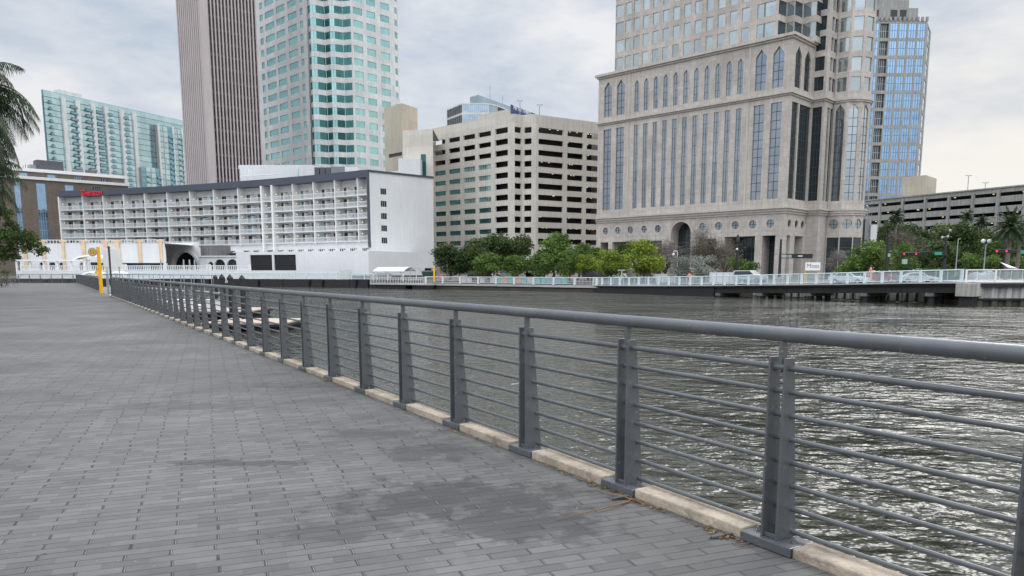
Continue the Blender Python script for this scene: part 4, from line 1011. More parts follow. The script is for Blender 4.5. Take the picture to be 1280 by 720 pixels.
# lower right wing
mb = MB(); a0 = px(170); a1 = L
for k in range(29):
    zt = 82 if True else 0
    nseg = 14
    for j in range(nseg):
        u0, u1 = a0 + (a1 - a0) * j / nseg, a0 + (a1 - a0) * (j + .86) / nseg
        if k * FH > (60 if j < 4 else 84): continue
        if j < 4 and k * FH > 58: continue
        mb.use('aqua' if j % 3 else 'aquadk'); P = lambda u, z: C0 + U * u + Z * z + N * 3.0
        mb.face([P(u0, k * FH), P(u1, k * FH), P(u1, (k + 1) * FH - .4), P(u0, (k + 1) * FH - .4)])
mb.use('greyconc'); mb.obox(C0, U, N, a0, a1, .1, 2.9, 0, 60); mb.obox(C0, U, N, a0 + (a1 - a0) * 4 / 14, a1, .1, 2.9, 60, 85.5)
mb.build('wing_wall', CB.root)
for j in (4, 7, 9, 11, 13):
    mb = MB().use('teals'); u = a0 + (a1 - a0) * j / 14 - .6; mb.obox(C0, U, N, u, u + .9, 2.9, 3.6, 0, 86); mb.build('rib', CB.root)
rest = MB()
for j in (1, 3, 6, 8, 10, 12):
    for k in range(2, 27 if j > 4 else 19):
        u = a0 + (a1 - a0) * (j + .1) / 14; uw = (a1 - a0) / 14 * .7; rest.use('hvac'); rest.obox(C0, U, N, u, u + uw, 3.05, 4.0, k * FH - .2, k * FH); rest.use('aquadk'); rest.obox(C0, U, N, u, u + uw, 3.9, 4.0, k * FH, k * FH + .9)
tag(rest.build('wing_balcony', CB.root), kind='stuff')
mb = MB().use('aqua'); mb.obox(C0, U, N, px(180), a1, -5, -.5, 80, 87); mb.build('glass_crown', CB.root)
# ================================================================== striped tower
S3 = at(266, 232, 258); S_ = Vector((S3.x, S3.y, 0)); uR = V2(45); uL = V2(135)
ST = Bld('striped_tower', 'tall tower of pinkish vertical fins with dark glass slots between', 'tower', S_)
LR = along(S_, uR, 328.5, 30); LL = along(S_, uL, 236, 30); HT = 120
mb = MB().use('slot'); mb.face([S_, S_ + uR * LR, S_ + uR * LR + Z * HT, S_ + Z * HT]); mb.face([S_ + uL * LL, S_, S_ + Z * HT, S_ + uL * LL + Z * HT])
mb.face([S_ + uR * LR, S_ + uR * LR + uL * LL, S_ + uR * LR + uL * LL + Z * HT, S_ + uR * LR + Z * HT]); mb.face([S_ + uR * LR + uL * LL, S_ + uL * LL, S_ + uL * LL + Z * HT, S_ + uR * LR + uL * LL + Z * HT])
mb.build('glass_wall', ST.root)
mb = MB().use('spand'); nR = uR.cross(Z); nL = (-uL).cross(Z)
k = 0
while k < HT - 1:
    mb.obox(S_, uR, nR, 0, LR, 0, .12, k, k + .8); mb.obox(S_, uL, nL, 0, LL, 0, .12, k, k + .8); k += 3.9
mb.build('spandrel', ST.root)
nf = 15
for k in range(nf + 1):
    u = LR * k / nf; mb = MB().use('fin'); mb.obox(S_, uR, nR, u - .20, u + .20, .0, .45, 0, HT); mb.build('fin', ST.root)
for k in range(13):
    u = LL * (k + .3) / 12.6; mb = MB().use('fin'); mb.obox(S_, uL, nL, u - .40, u + .40, 0, .75, 0, HT); mb.build('fin', ST.root)
mb = MB().use('fin'); mb.obox(S_, uR, nR, -.9, .9, -1.0, .95, 0, HT); mb.build('corner_pier', ST.root)
# ================================================================== teal windowed tower
TF0 = at(388, 150, 287); TF0.z = 0; TF1 = at(442, 150, 287); TF1.z = 0
uL = V2(135); uR = V2(45)
TT = Bld('teal_window_tower', 'tall pale tower with rows of teal windows and a zigzag glazed corner', 'tower', TF0)
LLt = along(TF0, uL, 318, 60, 60); LRt = along(TF1, uR, 494.5, 60, 60); HT = 130; FH = 4.3
mb = MB(); OL = TF0 + uL * LLt; U = -uL
nfl = int(HT / FH)
def row_ops(specs, z): return [(a, b, z, z + 2.3, 'r') for a, b in specs]
cl_ = [along(TF0, uL, x, 58, 60) for x in (330.5, 334, 337, 348, 350.5, 361, 364.5, 375.5, 379, 383)]
cl_ = [LLt - c for c in cl_]
spL = [(.3, 1.3 + .6)] + [(cl_[0], cl_[1] + .2), (cl_[2], cl_[3]), (cl_[4], cl_[5]), (cl_[6], cl_[7]), (cl_[8], cl_[9])]
spL = [s for s in spL if s[1] > s[0] + .3]
spL = [spL[0]] + [s for s in spL[1:] if s[0] > spL[0][1] + .2]
cr_ = [along(TF1, uR, x, 58, 60) for x in (444.5, 456, 461, 472, 478, 489)]
spR = [(cr_[0], cr_[1]), (cr_[2], cr_[3]), (cr_[4], cr_[5])]
opsL = []; opsR = []
for k in range(nfl):
    z = k * FH + 1.5; opsL += row_ops(spL, z); opsR += row_ops(spR, z)
facade(mb, OL, U, 0, LLt, 0, HT, opsL, 'teals', .2); facade(mb, TF1, uR, 0, LRt, 0, HT, opsR, 'teals', .2)
for o in opsL: TT.win(OL, U, o[0], o[2], o[1] - o[0], 2.3, 'r', 1, 1, 'teal', 'mull', .2, .06)
for o in opsR: TT.win(TF1, uR, o[0], o[2], o[1] - o[0], 2.3, 'r', 1, 1, 'teal', 'mull', .2, .06)
# zigzag corner: pale strips between two V-shaped recesses
D = TF1 - TF0; Uc = D.normalized(); Lc = D.length; Nc = Uc.cross(Z)
prof = [(0, 0), (.10, 2.4), (.22, 2.2), (.385, .2), (.53, 1.8), (.63, 1.8), (.80, .2), (1.0, 1.2)]
pp = [TF0 + Uc * (Lc * f) + Nc * (o_ - 1.2) for f, o_ in prof]
for i, (a, b) in enumerate(zip(pp, pp[1:])):
    u_ = (b - a).normalized(); l_ = (b - a).length; ops = [(.06, l_ - .06, k * FH + 1.3, k * FH + 3.8, 'r') for k in range(nfl)]
    facade(mb, a, u_, 0, l_, 0, HT, ops, 'teals', .1)
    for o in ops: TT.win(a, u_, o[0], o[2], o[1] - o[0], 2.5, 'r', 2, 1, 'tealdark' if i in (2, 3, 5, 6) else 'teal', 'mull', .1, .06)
# stepped right edge: narrow set-back strip
Q = TF1 + uR * LRt; q2 = Q + V2(100) * 3.2
ops = [(.5, 2.6, k * FH + 1.5, k * FH + 3.6, 'r') for k in range(nfl)]
facade(mb, Q, V2(70), 0, 3.4, 0, HT, ops, 'teals', .1)
for o in ops: TT.win(Q, V2(70), o[0], o[2], 2.1, 2.1, 'r', 1, 1, 'teal', 'mull', .1, .06)
a_, b_ = Q + V2(70) * 3.4, OL
mb.use('teals'); c_ = OL + V2(45) * 30; facade(mb, a_, (c_ - a_), 0, (c_ - a_).length, 0, HT, [], 'teals'); facade(mb, c_, OL - c_, 0, (OL - c_).length, 0, HT, [], 'teals')
mb.build('wall', TT.root); TT.finish(100)
# ================================================================== tan stair tower block between teal tower and car park
X0 = at(481, 180, 236); X0.z = 0; X1 = at(503, 180, 229); X1.z = 0; X2 = at(522.5, 180, 236); X2.z = 0; X3 = at(543, 200, 232); X3.z = 0
TN = Bld('stepped_tan_block', 'blank tan concrete block stepping down beside the beige car park', 'building', X1)
mb = MB()
zt = at(490, 134, 232).z + 0.5
U = (X1 - X0).normalized(); L = (X1 - X0).length
facade(mb, X0, U, 0, L, 0, zt, [(1.9, L - .3, at(495, 196, 232).z, at(495, 191.5, 232).z, 'r')], 'beige', .3)
TN.win(X0, U, 1.9, at(495, 196, 232).z, L - 2.2, at(495, 191.5, 232).z - at(495, 196, 232).z, 'r', 6, 1, 'darkg', 'mull', .3)
U = (X2 - X1).normalized(); facade(mb, X1, U, 0, (X2 - X1).length, 0, zt, [], 'beige')
z2 = at(525, 166, 230).z; z3 = at(540, 163, 230).z
W0 = at(503.5, 200, 226.5); W0.z = 0; W1_ = at(541.5, 200, 224); W1_.z = 0; U = (W1_ - W0).normalized(); L = (W1_ - W0).length
a = along(W0, U, 527, 20); b = along(W0, U, 533.5, 20)
facade(mb, W0, U, 0, L, 0, z2, [(a, b, 8, at(530, 193.5, 226).z, 'r')], 'garage', .3)
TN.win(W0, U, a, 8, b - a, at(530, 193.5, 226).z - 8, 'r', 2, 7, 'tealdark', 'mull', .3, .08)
mb.use('beige'); mb.face([X0 + Z * zt, X1 + Z * zt, X2 + Z * zt]); mb.face([W0 + Z * z2, W1_ + Z * z2, W1_ + Z * z2 + Vector((0, 20, 0)), W0 + Z * z2 + Vector((0, 20, 0))])
mb.build('wall', TN.root); TN.finish()
# ================================================================== beige car park
G3 = at(637.5, 150, 222); G_ = Vector((G3.x, G3.y, 0)); uL = V2(135.6); LG = along(G_, uL, 541, 30); OG = G_ + uL * LG
UR = V2(32); LGR = 0
GC = at(670.5, 150, 222.5); GC.z = 0; LGR = along(GC, UR, 752, 30, 90)
PG = Bld('beige_car_park', 'twelve-storey beige concrete car park with dark slot openings behind the riverside trees', 'car park', G_)
FH = 3.06; ztop = at(637.5, 141.7, 222).z
mb = MB(); z00 = at(637.5, 165.2, 222).z      # sill of the topmost slot
pxL = lambda x: LG - along(G_, uL, x, 30)
bays = [(pxL(543.8), pxL(557)), (pxL(561.3), pxL(575.2)), (pxL(579.5), pxL(594)), (pxL(598.3), pxL(613.8)), (pxL(619), pxL(634.8))]
pxR = lambda x: along(GC, UR, x, 30, 90)
baysR = [(pxR(673), pxR(703.8)), (pxR(709), pxR(728.5)), (pxR(733), pxR(748.6))]
opsL = []; opsR = []; opsC = []
D = GC - G_; Uc = D.normalized(); Lc = D.length
cpt = [(0, 0), (.18, 0), (.5, -1.6), (.82, 0), (1, 0)]
for k in range(14):
    z = z00 - k * FH
    if z < .5: break
    for i, (a, b) in enumerate(bays): opsL.append((a, b, z, z + (1.55 if i == 4 else 1.35), 'r', .5, i, k))
    for (a, b) in baysR: opsR.append((a, b, z, z + 1.5, 'r', .5))
facade(mb, OG, -uL, 0, LG, 0, ztop, [o[:6] for o in opsL], 'garage', .5); facade(mb, GC, UR, 0, LGR, 0, ztop - .2, opsR, 'garage', .5)
for o in opsL:
    i, k = o[6], o[7]
    if i in (2, 3) and 3 <= k <= 6: PG.win(OG, -uL, o[0], o[2], o[1] - o[0], 1.35, 'r', 7, 1, 'teal', 'mullpale', .3, .08)
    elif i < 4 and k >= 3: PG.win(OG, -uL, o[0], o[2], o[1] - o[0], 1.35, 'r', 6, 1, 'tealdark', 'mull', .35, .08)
# chamfered corner: piers and two angled slots per floor
mb.use('garage'); pts = [G_ + Uc * (Lc * f) + Uc.cross(Z) * o_ for f, o_ in cpt]
for j, (a, b) in enumerate(zip(pts, pts[1:])):
    u_ = (b - a).normalized(); l_ = (b - a).length
    ops = [] if j in (0, 3) else [((.0 if j == 1 else .45) + .02, l_ - (.45 if j == 1 else .0) - .02, z00 - k * FH, z00 - k * FH + 1.55, 'r', .5) for k in range(14) if z00 - k * FH > .5]
    facade(mb, a, u_, 0, l_, 0, ztop - .1, ops, 'garage', .5)
e_ = GC + UR * LGR; far = OG + V2(45) * 30
facade(mb, e_, V2(122), 0, 40, 0, ztop - .3, [], 'garage'); facade(mb, far, OG - far, 0, 30, 0, ztop - 5, [], 'garage')
mb.build('wall', PG.root)
# decks, black core put in for the darkness inside, and stepped parapet
mb = MB()
inner = [OG - uL * .5 + V2(45) * .6, G_ + V2(80) * .8, pts[2] + Vector((0, .9, 0)), GC + V2(100) * .8, e_ + V2(122) * .6 - UR * .6, e_ + V2(122) * 30 - UR * 10, far - uL * 1]
for k in range(14):
    z = z00 - k * FH
    if z < .5: break
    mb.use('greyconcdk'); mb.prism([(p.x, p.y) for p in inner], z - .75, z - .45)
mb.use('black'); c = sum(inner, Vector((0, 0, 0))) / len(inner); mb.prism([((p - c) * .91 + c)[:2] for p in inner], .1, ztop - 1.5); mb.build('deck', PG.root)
mb = MB().use('garage'); nn = (-uL).cross(Z)
for x0, x1, zz in ((541, 577, -1.6), (577, 598, -.2), (598, 636.5, .9)):
    a, b = pxL(x0) if x0 > 541 else 0, pxL(x1); mb.obox(OG, -uL, nn, a, b, -.6, .03, ztop - .05, ztop + max(.1, zz + .3))
mb.build('parapet', PG.root)
# a few parked cars glimpsed as dim shapes and ceiling lamps
for k in range(46):
    i = R_.randrange(3); a, b = baysR[i]; kk = R_.randrange(12); u = R_.uniform(a + .5, b - 1); p = GC + UR * u - UR.cross(Z) * 1.6 + Z * (z00 - kk * FH + 1.5)
    mb = MB().use('lamp'); mb.obox(p, UR, UR.cross(Z), 0, .45, 0, .12, 0, .12); mb.build('ceiling_lamp', PG.root)
PG.finish()
# ================================================================== blue-grey office behind the car park with a banner
Y0 = at(558.5, 140, 330); Y1 = at(577.8, 140, 318); Y2 = at(610.5, 140, 318); Y3 = at(621.5, 140, 322); Y4 = at(668, 140, 350)
for p in (Y0, Y1, Y2, Y3, Y4): p.z = 0
OB = Bld('bluegrey_office', 'blue-grey glass office whose top storeys show above the beige car park', 'office building', Y1)
zt = at(578, 128.8, 318).z; mb = MB()
for a, b, g_, n_ in ((Y0, Y1, 'darkg', 8), (Y1, Y2, 'bluegrey', 12), (Y2, Y3, 'bluegrey', 3), (Y3, Y4, 'darkg', 10)):
    U = (b - a).normalized(); L = (b - a).length; ops = [(.2, L - .2, zt - 3.9 * (k + 1) + .3, zt - 3.9 * k - .5, 'r', .15) for k in range(9)]
    facade(mb, a, U, 0, L, 20, zt, ops, 'teals', .15)
    for o in ops: OB.win(a, U, .2, o[2], L - .4, 3.1, 'r', n_, 1, g_, 'mullpale', .15, .1)
mb.use('teals'); mb.face([Y0 + Z * zt, Y1 + Z * zt, Y2 + Z * zt, Y3 + Z * zt, Y4 + Z * zt, Y4 + Vector((-10, 40, zt))]); mb.build('wall', OB.root)
q0 = at(587.5, 125, 324); q1 = at(598, 125, 320); q2 = at(643, 128, 345)
mb = MB().use('bluegrey'); zq = at(598, 118.5, 320).z
for a, b in ((q0, q1), (q1, q2)): mb.face([(*a[:2], zt - .2), (*b[:2], zt - .2), (*b[:2], zq), (*a[:2], zq)])
mb.face([(*q0[:2], zq), (*q1[:2], zq), (*q2[:2], zq), (q0.x + 10, q0.y + 30, zq)]); mb.build('penthouse', OB.root)
for x, y0, y1 in ((612.5, 107, 121), (628, 119, 130)):
    a = at(x, y1, 330); b = at(x, y0, 330); mb = MB().use('greymet'); mb.tube([a - Z * 5, b], .12, 5); mb.build('antenna', OB.root)
a = at(637.5, 140, 331); b = at(672, 140, 353); a.z = b.z = 0; U = (b - a).normalized(); n_ = U.cross(Z)
zb0, zb1 = at(650, 142.5, 338).z, at(650, 135.0, 338).z
mb = MB().use('sheetblue'); mb.obox(a, U, n_, 0, (b - a).length, .25, .4, zb0 - 1, zb1); mb.build('banner', OB.root)
cm = a + U * ((b - a).length * .40) + n_ * .45
text_mesh('FIFTH THIRD', 2.3, 'banner_letters', 'whitep', OB.root, (cm.x, cm.y, (zb0 + zb1) / 2 + .35), U, extrude=.05, stretch=1.2, bold=.02)
OB.finish()
for x, y, lab in ((650, 126, 'twin-headed roof lamp above the beige car park, left of two'), (674.5, 131, 'twin-headed roof lamp above the beige car park, right of two')):
    p = at(x, y, 240); r = thing('roof_lamp', lab, 'lamp post', (p.x, p.y, ztop)); mb = MB().use('greymet'); mb.tube([(p.x, p.y, 46), p], .12, 6); mb.build('post', r)
    mb = MB().use('greymet'); mb.box((p.x - .9, p.y - .15, p.z - .1), (p.x - .2, p.y + .15, p.z + .1)); mb.box((p.x + .2, p.y - .15, p.z - .1), (p.x + .9, p.y + .15, p.z + .1)); mb.build('lamp_head', r)
# ================================================================== blue glass tower on the right
Q3 = at(1092, 150, 350); 
BL = at(1078, 200, 352); BR_ = at(1146, 200, 352); BE = at(1152, 200, 368)
for p in (BL, BR_, BE): p.z = 0
BT = Bld('blue_glass_tower', 'tall blue glass tower with grey grid, stepped top and a dark glass bay', 'tower', BL)
HT_ = at(1140, 26, 352).z; mb = MB(); U = (BR_ - BL).normalized(); L = (BR_ - BL).length
fh = 7.3; z = HT_ - 7.0; ops = []; nbay = 6; bw = L / nbay
zs_ = []
while z > 10: zs_.append(z); z -= fh
for z in zs_:
    for j in range(nbay):
        if j == 1: ops.append((j * bw + .2, (j + 1) * bw - .2, z, z + 5.9, 'r', .9))
        else: ops.append((j * bw + .45, (j + 1) * bw - .45, z, z + 6.0, 'r', .15))
facade(mb, BL, U, 0, L, 0, HT_, ops, 'greyconc', .15)
for o in ops:
    dk = o[5] > .5
    BT.win(BL, U, o[0], o[2], o[1] - o[0], o[3] - o[2], 'r', 3 if not dk else 4, 2, 'darkg' if dk else 'blue', 'bluebar' if not dk else 'mullpale', o[5], .14 if not dk else .16)
U2 = (BE - BR_).normalized(); L2 = (BE - BR_).length
ops = [(L2 * .3, L2 * .75, z + .4, z + 6, 'r', .15) for z in zs_]; facade(mb, BR_, U2, 0, L2, 0, HT_, ops, 'greyconc', .15)
for o in ops: BT.win(BR_, U2, o[0], o[2], o[1] - o[0], 5.6, 'r', 1, 2, 'blue', 'greyconc', .15, .15)
mb.use('greyconc'); N = U.cross(Z)
c1 = BL + U * bw * 2.0; mb.obox(BL, U, -N, -bw, bw * 5.1, 1, 16, HT_ - .1, HT_ + 5.5); mb.obox(BL, U, -N, -bw, bw * 4.3, 3, 14, HT_ + 5.5, HT_ + 9.5); mb.obox(BL, U, -N, bw * .6, bw * 3.2, 5, 12, HT_ + 9.5, HT_ + 13.5)
for k in range(13): mb.obox(BL, U, N, k * L / 12.2, k * L / 12.2 + .9, -.5, .35, HT_ - .05, HT_ + 1.6)
mb.build('wall', BT.root)
for j in (0, 2, 3):
    mb_ = MB().use('slot'); mb_.obox(BL, U, -N, j * bw + .6, (j + 1) * bw - .6, .9, 1.05, HT_ + 1, HT_ + 4.8); mb_.build('crown_window', BT.root)
for k in range(5):
    mb_ = MB().use('mullpale'); a = BL + U * (bw * (.8 + .5 * k)) - N * 8; mb_.tube([a + Z * (HT_ + 13), a + Z * (HT_ + 17 + (k % 2))], .2, 5); mb_.build('roof_mast', BT.root)
BT.finish(100)
# ================================================================== long grey car park on the right
LG0 = at(1070, 250, 303); LG1 = at(1330, 230, 236); LG0.z = LG1.z = 0; U = (LG1 - LG0).normalized(); L = (LG1 - LG0).length; N = U.cross(Z)
RP = Bld('long_grey_car_park', 'long grey concrete car park with open decks stretching along the right horizon', 'car park', LG0)
zt = at(1280, 231.5, 248).z; mb = MB(); FH = 3.1; lv = [zt - 1.9 - FH * k - 1.0 for k in range(4)]
px = lambda x: along(LG0, U, x, 24)
cols = [px(x) for x in (1071, 1100, 1128, 1156.5, 1186, 1216, 1247.5, 1281, 1316)]
ops = []
for z in lv:
    for a, b in zip(cols, cols[1:]): ops.append((a + .45, b - .45, z, z + 1.15, 'r', .4))
facade(mb, LG0, U, 0, L, 0, zt, ops, 'greyconc', .4)
mb.use('greyconcdk'); mb.face([LG0 + N * .06, LG1 + N * .06, LG1 + N * .06 + Z * (lv[-1] - 1.9), LG0 + N * .06 + Z * (lv[-1] - 1.9)])
mb.build('wall', RP.root)
mb = MB().use('greyconc'); mb.obox(LG0, U, N, 0, L, .02, .4, zt - .35, zt + .05); mb.build('parapet', RP.root)
for a in cols: mb = MB().use('greyconc'); mb.obox(LG0, U, N, a - .38, a + .38, .02, .5, 6, zt - 1.0); mb.build('column', RP.root)
mb = MB()
for k, z in enumerate(lv): mb.use('greyconcdk'); mb.obox(LG0, U, -N, .3, L - .3, .5, 20, z - .9, z - .6)
mb.use('black'); mb.obox(LG0, U, -N, .5, L - .5, 9, 10, 1, zt - 2); mb.use('greyconc'); mb.obox(LG0, U, -N, .3, L - .3, .5, 24, zt - 1.6, zt - 1.2); mb.build('deck', RP.root)  # black slab set inside the decks stands in for their darkness
for k in range(34):
    z = R_.choice(lv) + .85; u = R_.uniform(2, L - 2); mb = MB().use('lamp'); mb.obox(LG0 + Z * z, U, -N, u, u + .5, 1, 1.3, 0, .18); mb.build('ceiling_lamp', RP.root)
RP.finish()
p0 = at(1127.5, 230, 318); p1 = at(1156.5, 230, 310); p2 = at(1170.5, 230, 322); r = thing('cream_block', 'plain cream stair block rising above the long grey car park', 'building', (p1.x, p1.y, 0))
zt2 = at(1156, 218.8, 310).z; mb = MB().use('beige'); mb.prism([(p0.x, p0.y), (p1.x, p1.y), (p2.x, p2.y), (p0.x + 12, p0.y + 18)], 20, zt2); mb.build('wall', r)
for x, y, Y, lab in ((1211, 219.5, 262, 'tall twin-headed lamp on the long car park roof, left of two'), (1232, 228.5, 262, 'low twin-headed lamp on the long car park roof, right of two')):
    p = at(x, y, Y); r = thing('roof_lamp', lab, 'lamp post', (p.x, p.y, 28)); mb = MB().use('greymet'); mb.tube([(p.x, p.y, 28), p], .12, 6); mb.build('post', r)
    mb = MB().use('greymet'); mb.box((p.x - 1.0, p.y - .15, p.z - .1), (p.x - .2, p.y + .15, p.z + .12)); mb.box((p.x + .2, p.y - .15, p.z - .1), (p.x + 1.0, p.y + .15, p.z + .12)); mb.build('lamp_head', r)
# dark glass link and white wall beside the stone tower's foot
a = at(1076, 300, 182); b = at(1086.5, 300, 180); c = at(1099.5, 300, 178)
r = thing('glass_annex', 'small dark glass annex with a white side wall beside the stone tower', 'annex', (b.x, b.y, 0))
mb = MB().use('darkg'); mb.box((a.x, 180, 0), (b.x, 186, at(1080, 274, 181).z)); mb.build('glass_wall', r)
mb = MB().use('white'); mb.box((b.x + .02, 179.5, 0), (c.x, 186, at(1092, 281, 179.5).z)); mb.build('white_wall', r)
mb = MB().use('mullpale')
for k in range(5): x = a.x + (b.x - a.x) * k / 4; mb.box((x - .06, 179.9, 0), (x + .06, 179.98, at(1080, 274, 181).z))
mb.build('mullion', r)
# ================================================================== riverwalk, quays and their rails on the far bank
def poly_at(path, s):
    for a, b in zip(path, path[1:]):
        l = (b - a).length
        if s <= l or b is path[-1]: f = s / l; return a + (b - a) * f, (b - a).normalized()
        s -= l
def plen(path): return sum((b - a).length for a, b in zip(path, path[1:]))
def bank_rail(name, lab, pts, sp, h, m_, posts_m=None, picket=.24, panels=None, pw=.16, glazed=False):
    path = [Vector(p) for p in pts]; L = plen(path); r = thing(name, lab, 'railing', path[0])
    mb = MB().use(m_); 
    for a, b in zip(path, path[1:]):
        mb.tube([a + Z * h, b + Z * h], .06, 6); mb.tube([a + Z * .14, b + Z * .14], .04, 6)
    mb.build('top_rail', r)
    n = int(L / sp); mb = MB().use(m_); s = 0
    while s < L:
        p, d = poly_at(path, s); mb.tube([p + Z * .14, p + Z * h], .022, 4, False); s += picket
    o = mb.build('picket', r); tag(o, kind='stuff')
    for k in range(n + 1):
        p, d = poly_at(path, min(k * L / n, L - .01)); u = Vector((d.x, d.y, 0)).normalized(); nn = u.cross(Z)
        mb = MB().use(posts_m or m_); mb.obox(p, u, nn, -pw / 2, pw / 2, -pw / 2, pw / 2, -.05, h + .06); mb.build('post', r)
        if k < n and glazed:
            q, d2 = poly_at(path, (k + .94) * L / n); q0, _ = poly_at(path, (k + .06) * L / n)
            mb = MB().use('railglass'); mb.face([q0 + Z * .2, q + Z * .2, q + Z * (h - .1), q0 + Z * (h - .1)]); mb.build('glass_panel', r)
        if panels and k < n and panels[k % len(panels)]:
            for j in range(3):
                mm = panels[k % len(panels)][j % len(panels[k % len(panels)])]
                if not mm: continue
                q0, _ = poly_at(path, (k + .08 + j * .29) * L / n); q1, _ = poly_at(path, (k + .08 + j * .29 + .26) * L / n)
                mb = MB().use(mm); nn2 = (q1 - q0).normalized().cross(Z) * -.06
                mb.face([q0 + nn2 + Z * .2, q1 + nn2 + Z * .2, q1 + nn2 + Z * (h - .12), q0 + nn2 + Z * (h - .12)]); mb.build('art_panel', r)
    return r
DZ = -.55
bp = [(-100, 171.6, .05), (-58, 164.6, .05), (-31.6, 151.6, 0), (-22.6, 144.8, -.1)]
bank_rail('railing', 'pale riverwalk railing in front of the hotel quay', bp, 3.6, 1.12, 'paleblue', 'whitep', .3, glazed=True)
bp2 = [(-15.5, 139.3, DZ), (-5.5, 131.6, DZ), (4, 123, DZ), (12.6, 115.3, DZ)]
bank_rail('railing', 'white riverwalk railing with teal and coral art panels below the green trees', bp2, 3.7, 1.1, 'whitep', 'whitep', .26, [None, None, ('art3', 'art3', None), ('art3', None, 'art3'), ('art1', 'art2', 'art1'), ('art2', 'art1', 'art3'), ('art1', 'art1', 'art4'), ('art4', 'art1', None)], .26)
def quay_edge(name, pts, z0, z1, m_, back=2.0, over=.25):
    mb = MB().use(m_); path = [Vector((*p[:2], 0)) for p in pts]
    for a, b in zip(path, path[1:]):
        u = (b - a).normalized(); n = u.cross(Z); mb.obox(a, u, n, -.1, (b - a).length + .1, -back, over, z0, z1)
    return tag(mb.build(name), kind='structure')
quay_edge('riverwalk_pavement', [(-22.8, 145.2), (-5.5, 132), (13, 115.2)], -.95, DZ - .02, 'pavecon', 6)
# skirt of the hotel quay, painted black for the shade over its piles, and its upper white terrace
mb = MB()
for a, b in (((-22, 144.6), (-31.6, 151.8)), ((-31.6, 151.8), (-58, 164.8)), ((-58, 164.8), (-100, 171.8)), ((-100, 171.8), (-150, 175.8)), ((-150, 175.8), (-300, 186))):
    a, b = Vector((*a, 0)), Vector((*b, 0)); u = (b - a).normalized(); n = -u.cross(Z); l = (b - a).length
    if n.y > 0: n = -n
    k = 0
    while k < l: mb.use('pile'); mb.obox(a, u, n, k, min(k + R_.uniform(2.4, 3.4), l), -4, .32 + R_.random() * .14, WZ - .3, -.02 - R_.random() * .12); k += 3.4
tag(mb.build('quay_shade_skirt'), kind='structure')
ta, tb_ = at(22, 340, 178), at(425, 340, 172); ta.z = tb_.z = 0; u = (tb_ - ta).normalized(); n = u.cross(Z); L = (tb_ - ta).length
r = thing('terrace_quay', 'raised white terrace wall with a white balustrade along the hotel waterfront', 'quay wall', ta)
mb = MB().use('white'); mb.obox(ta, u, n, 0, L, -9, .2, -.3, 1.75); mb.build('wall', r)
px = lambda x: along(ta, u, x, 2)
for x0, x1 in ((27, 153), (157, 260), (262, 312)):
    a, b = px(x0), px(x1); mb = MB().use('whitep'); mb.obox(ta, u, n, a, b, -.1, .1, 2.72, 2.88); mb.obox(ta, u, n, a, b, -.1, .1, 1.78, 1.9)
    k = a
    while k < b: mb.obox(ta, u, n, k, k + .14, -.06, .06, 1.9, 2.72); k += .42
    o = mb.build('balustrade', r)
    for x in (x0, x1): a = px(x); mb = MB().use('whitep'); mb.obox(ta, u, n, a - .25, a + .25, -.2, .15, 1.74, 3.1); mb.build('pier', r)
mb = MB().use('greymet')
for x in (222, 229.5, 236, 193): a = px(x); mb.obox(ta, u, n, a - .12, a + .12, -3, -2.8, 1.7, 4.2)
mb.build('slim_post', r)
# white boats moored under the terrace at the left
def boat(lab, x0, x1, Y):
    a, b = at(x0, 340, Y), at(x1, 340, Y); c = (a + b) / 2; w = (b.x - a.x); r = thing('moored_boat', lab, 'boat', (c.x, Y, WZ))
    mb = MB().use('whitep'); ring = lambda z, f: [(c.x - w / 2 * f, Y - 1.1 * f, z), (c.x + w * .28 * f, Y - 1.15 * f, z), (c.x + w / 2 * f * 1.04, Y, z + .15), (c.x + w * .28 * f, Y + 1.15 * f, z), (c.x - w / 2 * f, Y + 1.1 * f, z)]
    v = ring(WZ - .2, .82) + ring(WZ + .85, 1.0); mb.idx(v, [(k, (k + 1) % 5, 5 + (k + 1) % 5, 5 + k) for k in range(5)] + [(9, 8, 7, 6, 5)]); mb.build('hull', r)
    mb = MB().use('canvas'); n = 8
    for k in range(n):
        f0, f1 = k / n, (k + 1) / n; hz = lambda f: 1.05 + .42 * math.sin(math.pi * f)
        X = lambda f: c.x - w * .42 + w * .84 * f
        mb.idx([(X(f0), Y - 1, hz(f0)), (X(f1), Y - 1, hz(f1)), (X(f1), Y + 1, hz(f1)), (X(f0), Y + 1, hz(f0)), (X(f0), Y - 1.02, hz(f0) - .2), (X(f1), Y - 1.02, hz(f1) - .2)], [(0, 1, 2, 3), (4, 5, 1, 0)], True)
    mb.build('canvas_top', r)
    for f in (.08, .5, .92):
        for y in (-.95, .95): mb = MB().use('greymet'); x = c.x - w * .42 + w * .84 * f; mb.tube([(x, Y + y, WZ + .8), (x, Y + y, 1.1)], .035, 6); mb.build('canopy_pole', r)
boat('white canvas-topped boat moored behind the yellow marker post', 103, 134, 108)
boat('white canvas-topped boat moored to the right of the notice board', 136, 161, 112)
